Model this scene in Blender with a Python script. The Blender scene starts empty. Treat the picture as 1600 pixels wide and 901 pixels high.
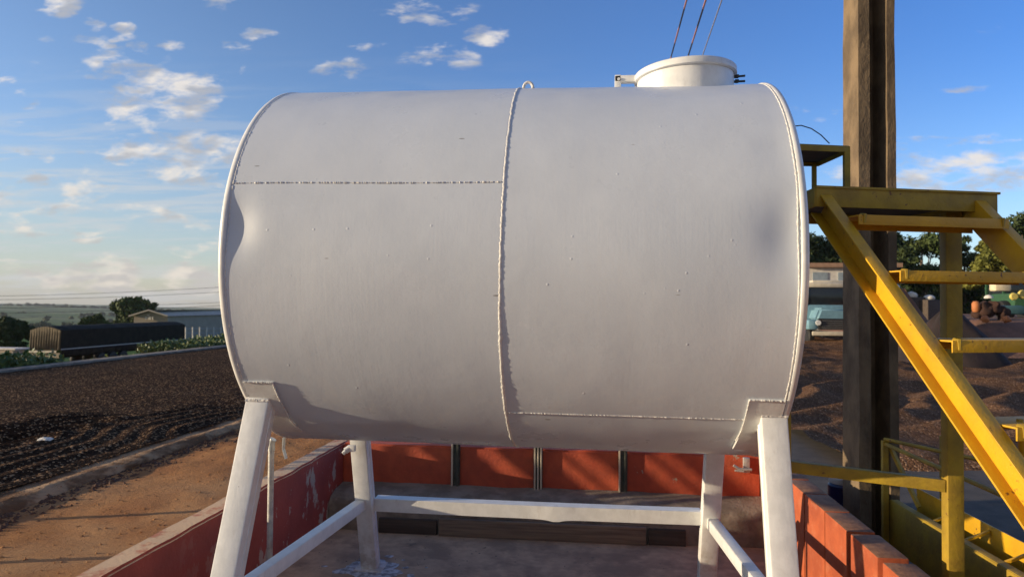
import bpy, bmesh, math, random
import numpy as np
from mathutils import Vector, Matrix, noise
R = math.radians
random.seed(7)
S = bpy.context.scene
COL = S.collection

# ------------------------------------------------------------ camera
CAM = Vector((0.366, -3.726, 1.601))
YAW, PITCH, ROLL = R(6.508), R(1.395), R(0.434)
fw = Vector((-math.sin(YAW)*math.cos(PITCH), math.cos(YAW)*math.cos(PITCH), math.sin(PITCH)))
r0 = Vector((math.cos(YAW), math.sin(YAW), 0)); u0 = r0.cross(fw)
rt = r0*math.cos(ROLL) + u0*math.sin(ROLL); up = -r0*math.sin(ROLL) + u0*math.cos(ROLL)
cd = bpy.data.cameras.new('camera'); cam = bpy.data.objects.new('camera', cd); COL.objects.link(cam)
M = Matrix((rt, up, -fw)).transposed().to_4x4(); M.translation = CAM
cam.matrix_world = M
cd.sensor_width = 36; cd.lens = 24.0; cd.clip_start = .05; cd.clip_end = 12000
cd.dof.use_dof = True; cd.dof.focus_distance = 2.9; cd.dof.aperture_fstop = 4.5
S.camera = cam

def D(px, py, d):
    """world point seen at photo position (px,py) at camera depth d (metres)"""
    return CAM + (fw + rt*(px-800)/1067 - up*(py-450.5)/1067)*d

# ------------------------------------------------------------ sun and sky
SUN_EL, SUN_AZ = R(8.5), R(14)          # sun stands at -X, a little towards -Y
sdir = Vector((-math.cos(SUN_EL)*math.cos(SUN_AZ), -math.cos(SUN_EL)*math.sin(SUN_AZ), math.sin(SUN_EL)))
sl = bpy.data.lights.new('sun', 'SUN'); sl.energy = 5.0; sl.angle = R(.42); sl.color = (1, .80, .55)
so = bpy.data.objects.new('sun', sl); COL.objects.link(so)
so.rotation_euler = sdir.to_track_quat('Z', 'Y').to_euler()

W = bpy.data.worlds.new('World'); S.world = W; W.use_nodes = True
nt = W.node_tree; nt.nodes.clear()
class N:
    """tiny node helper"""
    def __init__(s, t): s.t = t
    def n(s, typ, **k):
        x = s.t.nodes.new(typ)
        for a, b in k.items(): setattr(x, a, b)
        return x
    def l(s, a, b): s.t.links.new(a, b)
    def put(s, v, sock):
        if hasattr(v, 'is_output') or isinstance(v, bpy.types.NodeSocket): s.l(v, sock)
        else: sock.default_value = v
    def m(s, op, a, b=0.0, c=0.0, clamp=False):
        x = s.n('ShaderNodeMath', operation=op); x.use_clamp = clamp
        s.put(a, x.inputs[0]); s.put(b, x.inputs[1]); s.put(c, x.inputs[2]); return x.outputs[0]
    def mr(s, v, a, b, c=0.0, d=1.0, smooth=True):
        x = s.n('ShaderNodeMapRange'); x.interpolation_type = 'SMOOTHSTEP' if smooth else 'LINEAR'
        s.put(v, x.inputs[0])
        for i, q in enumerate((a, b, c, d)): s.put(q, x.inputs[i+1])
        return x.outputs[0]
    def mix(s, f, a, b, mode='MIX'):
        x = s.n('ShaderNodeMix', data_type='RGBA', blend_type=mode)
        s.put(f, x.inputs[0]); s.put(a, x.inputs[6]); s.put(b, x.inputs[7]); return x.outputs[2]
    def noise(s, vec, sc, det=4, ro=.55, dist=0):
        x = s.n('ShaderNodeTexNoise'); s.l(vec, x.inputs['Vector'])
        x.inputs['Scale'].default_value = sc; x.inputs['Detail'].default_value = det
        x.inputs['Roughness'].default_value = ro; x.inputs['Distortion'].default_value = dist
        return x.outputs['Fac']
    def xyz(s, x, y, z):
        c = s.n('ShaderNodeCombineXYZ'); s.put(x, c.inputs[0]); s.put(y, c.inputs[1]); s.put(z, c.inputs[2]); return c.outputs[0]
    def sep(s, v):
        c = s.n('ShaderNodeSeparateXYZ'); s.l(v, c.inputs[0]); return c.outputs
    def mapping(s, v, scale=(1,1,1), rot=(0,0,0), loc=(0,0,0)):
        c = s.n('ShaderNodeMapping'); s.l(v, c.inputs[0]); c.inputs['Scale'].default_value = scale
        c.inputs['Rotation'].default_value = rot; c.inputs['Location'].default_value = loc; return c.outputs[0]
g = N(nt)
SKY_STRENGTH = 0.15
sky = g.n('ShaderNodeTexSky', sky_type='NISHITA'); sky.sun_disc = False
sky.sun_elevation = SUN_EL; sky.sun_rotation = math.atan2(sdir.x, sdir.y)
sky.altitude = 600; sky.air_density = 1.0; sky.dust_density = .8; sky.ozone_density = 2.0
skyc = g.n('ShaderNodeHueSaturation'); skyc.inputs['Saturation'].default_value = 1.05
skyc.inputs['Value'].default_value = 1.28
g.l(g.mix(1.0, sky.outputs[0], (.88,.91,1.13,1), 'MULTIPLY'), skyc.inputs['Color'])
tc = g.n('ShaderNodeTexCoord'); dr = tc.outputs['Generated']
X, Y, Z = g.sep(dr)
ys = g.m('MAXIMUM', Y, .08)
u = g.m('DIVIDE', X, ys); v = g.m('DIVIDE', Z, ys)          # clouds of the northern half of the sky
vec = g.xyz(g.m('MULTIPLY', u, 1.0), g.m('MULTIPLY', v, 1.55), 0.0)
# (photo x, y, half width, half height, weight): where the clouds stand in the sky, turned into directions
BLOBS = [(255,150,75,42,1.0),(170,105,55,22,.8),(290,235,110,35,.95),(100,10,32,14,.9),(148,42,16,12,.8),(188,45,16,10,.8),
         (130,65,28,10,.7),(262,74,24,10,.8),(208,75,14,9,.6),(530,112,36,20,.72),(670,22,60,20,.75),(765,52,38,16,.8),(690,90,60,16,.75),
         (350,8,30,14,.7),(60,305,130,34,.62),(170,330,110,14,.55),(95,240,60,7,.55),(300,345,60,8,.8),(160,368,50,7,.6),(60,362,60,9,.75),(60,345,50,7,.55),
         (160,432,52,24,1.25),(120,445,60,14,.9),(305,440,44,20,1.15),(325,385,30,10,.8),(190,455,120,8,.8),(25,425,40,14,.6),(310,435,50,20,.9),(320,390,50,12,.62),(260,410,70,6,.5),(30,412,50,6,.5),
         (1500,265,130,24,1.0),(1440,278,90,14,.8),(1560,285,110,14,.8),(1480,222,90,9,.7),(1590,262,60,16,.85),(1290,275,60,18,.7),(1420,262,50,14,.75),(1490,225,60,10,.5),(1270,172,50,10,.5),
         (140,455,120,10,.6),(10,120,16,10,.6),(37,142,14,8,.6),(255,48,16,8,.4),(310,280,60,10,.55),(130,185,18,8,.5),(185,208,16,9,.55),(30,234,16,5,.4)]
rb = random.Random(4)
for _ in range(46): BLOBS.append((rb.uniform(-60, 420), rb.uniform(20, 440), rb.uniform(8, 34), rb.uniform(4, 9), rb.uniform(.35, .62)))
for _ in range(14): BLOBS.append((rb.uniform(500, 1600), rb.uniform(0, 300), rb.uniform(10, 36), rb.uniform(5, 10), rb.uniform(.3, .5)))
mx = None
warp = g.n('ShaderNodeTexNoise'); g.l(vec, warp.inputs['Vector']); warp.inputs['Scale'].default_value = 9; warp.inputs['Detail'].default_value = 3
wx = g.sep(warp.outputs['Color'])
uw = g.m('ADD', u, g.m('MULTIPLY', g.m('SUBTRACT', wx[0], .5), .06)); vw = g.m('ADD', v, g.m('MULTIPLY', g.m('SUBTRACT', wx[1], .5), .035))
for px, py, a, b, w in BLOBS:
    d = D(px, py, 1) - CAM; bu, bv = d.x/d.y, d.z/d.y
    e = D(px+a, py, 1) - CAM; ra = abs(e.x/e.y - bu); e = D(px, py-b, 1) - CAM; rb = abs(e.z/e.y - bv)
    dx = g.m('MULTIPLY', g.m('SUBTRACT', uw, bu), 1/ra); dy = g.m('MULTIPLY', g.m('SUBTRACT', vw, bv), 1/rb)
    dd = g.m('ADD', g.m('MULTIPLY', dx, dx), g.m('MULTIPLY', dy, dy))
    q = g.mr(dd, 2.6, 0.0, 0.0, w)
    mx = q if mx is None else g.m('MAXIMUM', mx, q)
n1 = g.noise(g.mapping(vec, rot=(0,0,.35), scale=(.8,1.35,1)), 17, 13, .62, .15)
n2 = g.noise(g.mapping(vec, rot=(0,0,.35), scale=(.8,1.35,1), loc=(.022,-.020,0)), 11, 3, .5, .1)
n3 = g.noise(g.mapping(vec, rot=(0,0,.35), scale=(.8,1.35,1)), 11, 3, .5, .1)
cirr = g.noise(g.mapping(vec, rot=(0,0,.06), scale=(.8,6,1)), 4.5, 9, .62, .3)
den = g.m('ADD', g.m('MULTIPLY', mx, 1.0), g.m('MULTIPLY', g.m('SUBTRACT', n1, .5), 3.9))
cov = g.m('MULTIPLY', g.mr(den, .38, 1.35), g.mr(mx, 0.02, .3))
lit = g.mr(g.m('ADD', g.m('SUBTRACT', n3, n2), g.m('MULTIPLY', g.m('SUBTRACT', .75, den), .10)), -.10, .07)
low = g.mr(v, .0, .38, 1, 0)                                     # nearer the horizon
left = g.mr(u, -1.3, .3, 1, 0)
veil = g.m('MULTIPLY', g.m('MULTIPLY', g.mr(cirr, .44, .62), g.mr(v, .12, .42, 1, 0)), left)
ccol = g.mix(lit, (.54,.55,.59,1), (1.05,.97,.88,1))
ccol = g.mix(g.m('MULTIPLY', low, .35), ccol, (.95,.80,.62,1))
CL = 1/SKY_STRENGTH
def scale(c, k):
    x = g.n('ShaderNodeVectorMath', operation='SCALE'); g.l(c, x.inputs[0]); x.inputs['Scale'].default_value = k; return x.outputs[0]
deep = g.m('MULTIPLY', g.mr(u, -.9, .75), g.mr(v, .02, .42))
skyc2 = g.mix(deep, skyc.outputs[0], g.mix(1.0, skyc.outputs[0], (.50,.74,.98,1), 'MULTIPLY'))
skyc3 = g.mix(g.m('MULTIPLY', g.mr(u, .1, -.6), .8), skyc2, g.mix(1.0, skyc2, (1.0,.92,.84,1), 'MULTIPLY'))
hz = g.m('MULTIPLY', g.m('MULTIPLY', g.mr(v, -.02, .36, 1, 0), left), .72)
skyg = g.mix(hz, skyc3, scale(g.mix(0.0, (.315,.355,.365,1), (0,0,0,1)), CL))
skyg = g.mix(g.m('MULTIPLY', veil, .85), skyg, scale(g.mix(0.0, (.52,.53,.54,1), (0,0,0,1)), CL))
# warm veil added to the unseen sky behind the camera, lighting the tank front
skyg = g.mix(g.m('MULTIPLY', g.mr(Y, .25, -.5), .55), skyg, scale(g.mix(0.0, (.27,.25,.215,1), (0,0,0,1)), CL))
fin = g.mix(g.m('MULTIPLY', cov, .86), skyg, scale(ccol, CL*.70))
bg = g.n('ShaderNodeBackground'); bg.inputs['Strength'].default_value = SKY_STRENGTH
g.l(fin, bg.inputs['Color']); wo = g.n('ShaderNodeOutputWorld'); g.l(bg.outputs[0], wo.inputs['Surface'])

S.view_settings.view_transform = 'Standard'; S.view_settings.look = 'None'
S.view_settings.exposure = 0.32; S.view_settings.gamma = 1; S.view_settings.use_curve_mapping = False
S.render.engine = 'CYCLES'
S.cycles.max_bounces = 5; S.cycles.diffuse_bounces = 3; S.cycles.volume_bounces = 0

# ------------------------------------------------------------ materials
def mat(name, c1, c2=None, scale=6, rough=.6, bump=0, bscale=60, metal=0, spec=.5, lo=.35, hi=.65, det=5, stretch=(1,1,1), extra=None, bdist=.01, coat=0):
    m = bpy.data.materials.new(name); m.use_nodes = True; t = m.node_tree; t.nodes.clear(); k = N(t)
    p = k.n('ShaderNodeBsdfPrincipled'); o = k.n('ShaderNodeOutputMaterial'); k.l(p.outputs[0], o.inputs[0])
    co = k.n('ShaderNodeTexCoord').outputs['Object']
    p.inputs['Roughness'].default_value = rough; p.inputs['Metallic'].default_value = metal
    p.inputs['Specular IOR Level'].default_value = spec; p.inputs['Coat Weight'].default_value = coat
    c = tuple(c1)+(1,)
    if c2 is not None:
        c = k.mix(k.mr(k.noise(k.mapping(co, stretch), scale, det, .6), lo, hi), tuple(c1)+(1,), tuple(c2)+(1,))
    h = None
    if bump: h = k.noise(k.mapping(co, stretch), bscale, 6, .6)
    if extra:
        c, h2 = extra(k, co, c, h, p)
        h = h2
    k.put(c, p.inputs['Base Color'])
    if h is not None:
        b = k.n('ShaderNodeBump'); b.inputs['Strength'].default_value = bump or .5; b.inputs['Distance'].default_value = bdist
        k.l(h, b.inputs['Height']); k.l(b.outputs[0], p.inputs['Normal'])
    return m

def tank_paint(k, co, c, h, p):
    x, y, z = k.sep(co)
    st = k.noise(k.mapping(co, (26, 1.2, 1.0)), 3.2, 5, .6)            # brushed / run streaks down the shell
    area = k.m('MULTIPLY', k.mr(k.noise(co, 2.2, 2), .42, .6), k.mr(z, 2.25, 1.95))
    fine = k.noise(co, 85, 4, .6); orange = k.noise(co, 16, 3)
    c = k.mix(k.m('MULTIPLY', k.mr(st, .42, .66), .10), c, (.68,.69,.67,1))
    # patchy thin coat low on the shell
    pat = k.m('MULTIPLY', k.mr(k.noise(k.mapping(co, (1,1,.55)), 9, 8, .7), .52, .72), k.mr(z, 1.45, 1.1))
    c = k.mix(k.m('MULTIPLY', pat, .35), c, (.72,.72,.69,1))
    vo = k.n('ShaderNodeTexVoronoi'); k.l(k.mapping(co, (5,5,22)), vo.inputs['Vector']); vo.inputs['Scale'].default_value = 1.1
    rnd = k.sep(vo.outputs['Color'])[0]
    fleck = k.m('MULTIPLY', k.mr(vo.outputs['Distance'], .10, .06), k.m('GREATER_THAN', rnd, .90))
    c = k.mix(k.m('MULTIPLY', fleck, .7), c, (.16,.15,.14,1))
    vd = k.n('ShaderNodeTexVoronoi'); k.l(co, vd.inputs['Vector']); vd.inputs['Scale'].default_value = 16
    drop = k.m('MULTIPLY', k.mr(vd.outputs['Distance'], .12, .0), k.m('GREATER_THAN', k.sep(vd.outputs['Color'])[1], .86))
    hh = k.m('ADD', k.m('MULTIPLY', fine, .22), k.m('MULTIPLY', orange, .5))
    hh = k.m('ADD', hh, k.m('MULTIPLY', k.m('MULTIPLY', st, area), .20))
    hh = k.m('ADD', hh, k.m('MULTIPLY', drop, .9))
    k.put(k.mr(k.noise(co, 5, 4), .3, .7, .26, .44), p.inputs['Roughness'])
    return c, hh
m_shell = mat('tank_paint', (.61,.66,.715), (.575,.625,.68), scale=2.6, rough=.35, bump=.35, extra=tank_paint, bdist=.004)
m_white = mat('white_steel_paint', (.77,.78,.76), (.69,.70,.68), scale=14, rough=.35, bump=.25, bscale=70, bdist=.004)
m_weld = mat('painted_weld', (.76,.75,.71), (.60,.59,.56), scale=60, rough=.45, bump=.8, bscale=160, bdist=.003)
def peel(seed, lim=.60, pale=(.42,.33,.25,1)):
    def f(k, co, c, h, p):
        n = k.noise(k.mapping(co, (1,1,.55), loc=(seed,0,0)), 5.5, 9, .68); big = k.noise(k.mapping(co, loc=(seed*2,3,1)), 1.3, 2)
        pk = k.mr(k.m('ADD', n, k.m('MULTIPLY', k.m('SUBTRACT', big, .5), .35)), lim, lim+.02)
        c = k.mix(k.m('MULTIPLY', k.mr(k.noise(co, 11, 5), .35, .75), .35), c, (.17,.035,.02,1))
        c = k.mix(pk, c, pale)
        z = k.sep(co)[2]
        return c, k.m('SUBTRACT', k.noise(co, 45, 6), k.m('MULTIPLY', pk, .5))
    return f
m_red = mat('peeling_red_paint', (.54,.10,.038), (.43,.07,.030), scale=3, rough=.7, bump=.5, extra=peel(0, .66), bdist=.006)
def blockx(k, co, c, h, p):
    nz = k.sep(k.n('ShaderNodeNewGeometry').outputs['Normal'])[2]
    c = k.mix(k.m('MULTIPLY', k.mr(k.noise(co, 8, 8, .7), .5, .72), .45), c, (.50,.20,.10,1))
    c = k.mix(k.m('MULTIPLY', k.mr(k.noise(co, 30, 6, .7), .63, .68), .5), c, (.20,.09,.05,1))
    topc = k.mix(k.mr(k.noise(co, 14, 7, .7), .35, .65), (.34,.17,.09,1), (.20,.10,.055,1))
    return k.mix(k.m('GREATER_THAN', nz, .6), c, topc), k.noise(co, 55, 6)
m_redblock = mat('orange_red_block_paint', (.44,.10,.032), (.33,.07,.024), scale=5, rough=.8, bump=.5, bdist=.005, extra=blockx)
def captop(k, co, c, h, p):
    nz = k.sep(k.n('ShaderNodeNewGeometry').outputs['Normal'])[2]
    topc = k.mix(k.mr(k.noise(co, 7, 8, .7), .50, .66), (.62,.42,.25,1), (.46,.16,.08,1))
    n = k.noise(k.mapping(co, (1,1,.55)), 5.5, 9, .68)
    zz = k.sep(co)[1]
    pk = k.m('MULTIPLY', k.mr(n, .55, .57), k.mr(zz, -.6, 1.0, .0, 1))
    side = k.mix(pk, c, (.40,.31,.24,1))
    return k.mix(k.m('GREATER_THAN', nz, .6), side, topc), k.noise(co, 50, 6)
m_redwall = mat('red_wall_with_bare_top', (.33,.058,.038), (.26,.045,.03), scale=4, rough=.75, bump=.5, extra=captop, bdist=.006)
m_blocktop = None
def whitex(k, co, c, h, p):
    n = k.noise(k.mapping(co, (1,1,.35)), 16, 9, .7)
    c = k.mix(k.m('MULTIPLY', k.mr(n, .56, .70), .35), c, (.50,.47,.42,1))
    c = k.mix(k.mr(k.noise(co, 42, 6, .7), .70, .73), c, (.16,.12,.09,1))
    z = k.sep(co)[2]
    c = k.mix(k.m('MULTIPLY', k.m('MULTIPLY', k.mr(z, .25, -.2), k.mr(k.noise(co, 9, 6, .7), .40, .62)), .6), c, (.36,.27,.18,1))
    return c, k.m('ADD', k.m('MULTIPLY', h, .6), k.noise(k.mapping(co, (1,1,.08)), 55, 3))
m_white = mat('white_steel_paint', (.77,.78,.76), (.69,.70,.68), scale=14, rough=.35, bump=.22, bscale=70, bdist=.003, extra=whitex)
def floorx(k, co, c, h, p):
    n = k.noise(co, 2.4, 6, .65); n3 = k.noise(co, 38, 5)
    c = k.mix(k.mr(n, .42, .62), c, (.30,.205,.135,1))
    c = k.mix(k.m('MULTIPLY', k.mr(k.noise(co, 7, 8, .7), .60, .70), .7), c, (.17,.13,.09,1))
    vo = k.n('ShaderNodeTexVoronoi'); k.l(co, vo.inputs['Vector']); vo.inputs['Scale'].default_value = 7
    c = k.mix(k.m('MULTIPLY', k.mr(vo.outputs['Distance'], .05, .03), k.m('GREATER_THAN', k.sep(vo.outputs['Color'])[0], .75)), c, (.45,.43,.4,1))
    return c, n3
m_floor = mat('stained_concrete_floor', (.56,.38,.24), (.44,.30,.19), scale=9, rough=.85, bump=.6, extra=floorx, bdist=.01)
m_conc = mat('rough_concrete', (.27,.22,.17), (.17,.135,.10), scale=7, rough=.9, bump=.6, bscale=40)
m_wood = mat('old_wood', (.26,.19,.13), (.15,.11,.08), scale=5, rough=.85, bump=.4, bscale=30, stretch=(.3,3,8))
m_wood2 = mat('dark_wet_wood', (.10,.075,.055), (.06,.045,.035), scale=5, rough=.85, bump=.4, bscale=30, stretch=(.3,3,8))
def dirtx(k, co, c, h, p):
    n = k.noise(co, .35, 8, .6); a = k.noise(k.mapping(co, (1,.35,1)), 3.0, 8, .65)
    c = k.mix(k.mr(a, .35, .62), c, (.36,.16,.06,1))
    c = k.mix(k.mr(n, .48, .66), c, (.46,.26,.12,1))
    x, y, z = k.sep(co)
    dist = k.n('ShaderNodeVectorMath', operation='LENGTH'); k.l(co, dist.inputs[0])
    far = k.mr(dist.outputs['Value'], 30, 75)
    fld = k.mix(k.mr(k.noise(k.mapping(co, (.25,1,1)), .006, 5, .55), .42, .56), (.050,.115,.022,1), (.14,.18,.07,1))
    fld = k.mix(k.mr(k.noise(co, .02, 8, .7), .56, .62), fld, (.022,.045,.02,1))
    c = k.mix(far, c, fld)
    lump = k.m('ADD', k.noise(co, 26, 8, .75), k.m('MULTIPLY', k.noise(co, 5, 4, .6), .8))
    return c, lump
m_dirt = mat('red_dirt', (.56,.27,.10), (.42,.19,.065), scale=1.2, rough=.95, bump=.8, extra=dirtx, spec=.15, bdist=.05)
def beanx(c1, c2, c3):
    def f(k, co, c, h, p):
        vo = k.n('ShaderNodeTexVoronoi'); k.l(co, vo.inputs['Vector']); vo.inputs['Scale'].default_value = 42
        n = k.noise(co, 1.0, 7, .65)
        cc = k.mix(k.sep(vo.outputs['Color'])[0], c1, c2)
        cc = k.mix(k.m('MULTIPLY', k.m('GREATER_THAN', k.sep(vo.outputs['Color'])[1], .90), .8), cc, c3)
        cc = k.mix(k.m('MULTIPLY', k.mr(n, .4, .7), .4), cc, c1)
        hh = k.m('ADD', k.m('MULTIPLY', k.sep(vo.outputs['Color'])[2], .7), k.m('MULTIPLY', k.m('SUBTRACT', 1.0, vo.outputs['Distance']), .6))
        hh = k.m('ADD', hh, k.m('MULTIPLY', k.noise(co, 11, 5, .7), 1.6))
        return cc, hh
    return f
m_bean = mat('drying_coffee_beans', (.1,.06,.04), rough=.95, bump=1.0, spec=.06, bdist=.035, extra=beanx((.010,.004,.0015,1), (.060,.027,.010,1), (.52,.32,.17,1)))
m_bean2 = mat('brown_coffee_beans', (.1,.06,.04), rough=.95, bump=1.0, spec=.06, bdist=.035, extra=beanx((.10,.052,.026,1), (.26,.14,.075,1), (.48,.30,.18,1)))
m_kerb = mat('dusty_concrete_kerb', (.42,.27,.15), (.15,.08,.04), scale=2.2, lo=.42, hi=.60, rough=.95, spec=.1, bump=.8, bscale=18, bdist=.03)
m_asph = mat('dark_asphalt', (.062,.052,.042), (.09,.075,.06), scale=5, rough=.9, bump=.6, bscale=90)
def yel(k, co, c, h, p):
    n = k.noise(co, 34, 9, .72)
    c = k.mix(k.m('MULTIPLY', k.mr(n, .615, .64), k.mr(k.noise(co, 6, 3), .46, .56)), c, (.13,.05,.02,1))
    c = k.mix(k.m('MULTIPLY', k.mr(k.noise(co, 4, 6, .65), .5, .75), .45), c, (.42,.24,.035,1))
    return c, k.noise(co, 60, 4)
m_yel = mat('chipped_yellow_paint', (.62,.355,.010), (.52,.29,.010), scale=5, rough=.48, bump=.35, extra=yel, bdist=.005)
m_yeldull = mat('dull_yellow_paint', (.40,.27,.018), (.27,.18,.018), scale=7, rough=.6, bump=.4, extra=yel, bdist=.005)  # duller yellow, with the shade on platform, posts and guard put into it
m_dark = mat('dark_steel', (.035,.04,.035), (.06,.06,.05), scale=20, rough=.6, bump=.2)
m_greensteel = mat('dark_green_steel', (.05,.06,.045), (.09,.09,.07), scale=15, rough=.55, bump=.3)
m_galv = mat('galvanised_pipe', (.55,.55,.50), (.40,.40,.38), scale=25, rough=.45, bump=.2, metal=.35)
m_pole = mat('weathered_concrete_pole', (.21,.150,.085), (.11,.078,.045), scale=6, rough=.9, bump=.8, bscale=35, stretch=(1,1,.6), bdist=.01)
m_matte = mat('matte_black_board', (.018,.015,.012), (.03,.024,.018), scale=4, rough=.95, spec=.05)
m_tarp = mat('olive_black_tarp', (.022,.020,.014), (.014,.013,.010), scale=2, spec=.15, rough=.85, bump=.4, bscale=5, bdist=.1)
m_tarp2 = mat('sunlit_tarp', (.17,.13,.07), (.10,.078,.042), scale=2, rough=.8, bump=.5, bscale=6, bdist=.1, stretch=(3,3,.4))  # lighter copy of the tarp: sunlight on the rear end put into its colour
m_leaf = mat('tree_leaves', (.045,.075,.02), (.075,.10,.028), scale=.6, rough=.7, spec=.2)
m_leafd = mat('dark_leaves', (.03,.05,.017), (.05,.07,.022), scale=.6, rough=.7, spec=.2)
m_leafy = mat('yellowish_leaves', (.17,.17,.03), (.11,.12,.025), scale=1.1, rough=.7, spec=.2)
m_leafh = mat('coffee_leaves', (.045,.09,.02), (.11,.15,.035), scale=2.5, rough=.5, spec=.4)
m_bark = mat('bark', (.16,.12,.09), (.09,.07,.05), scale=3, rough=.9, bump=.6, bscale=12)
def plain(n, c, r=.5, metal=0): return mat(n, c, tuple(x*.82 for x in c), scale=4, rough=r, metal=metal, bump=.12, bscale=30)
m_cream = plain('cream_paint', (.62,.55,.42)); m_blue = plain('pale_blue_truck_paint', (.18,.33,.40), .3); m_navy = plain('navy_plastic', (.012,.02,.09), .35)
m_black = plain('black_rubber', (.015,.015,.015), .7); m_glass = plain('dark_glass', (.02,.025,.03), .08); m_chrome = plain('dull_chrome', (.5,.5,.48), .3, .7)
m_green = plain('green_machine_paint', (.022,.085,.035), .7); m_mach_y = plain('machine_yellow', (.62,.50,.12), .5); m_orange = plain('orange_plastic', (.45,.16,.05), .7)
m_roofb = mat('grey_metal_roof', (.52,.46,.38), (.42,.37,.30), scale=2, rough=.95, spec=.1); m_whwall = mat('tan_sheet_wall', (.36,.29,.21), (.31,.25,.18), scale=1, rough=.7)
m_bwhite = plain('white_plaster', (.72,.68,.60), .8); m_tile = plain('terracotta_roof', (.36,.22,.14), .8)
m_dirtpile = mat('piled_coffee', (.20,.10,.065), (.13,.07,.045), scale=2, rough=.95, bump=.8, bscale=14, bdist=.05)
m_red2 = plain('dull_red_iron', (.05,.022,.014), .95); m_wire = plain('black_cable', (.02,.02,.025), .6); m_wirel = plain('grey_cable', (.35,.34,.36), .5)
def twistx(k, co, c, h, p):
    w = k.n('ShaderNodeTexWave'); k.l(co, w.inputs['Vector']); w.bands_direction = 'Z'; w.inputs['Scale'].default_value = 1.3
    return k.mix(k.m('GREATER_THAN', w.outputs['Fac'], .5), (.02,.022,.04,1), (.42,.20,.16,1)), None
m_twist = mat('twisted_pair_insulation', (.02,.02,.04), rough=.6, extra=twistx)
m_spill = mat('spilled_white_paint', (.62,.64,.66), (.25,.24,.23), scale=22, rough=.5, lo=.42, hi=.6, bump=.4)

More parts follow.
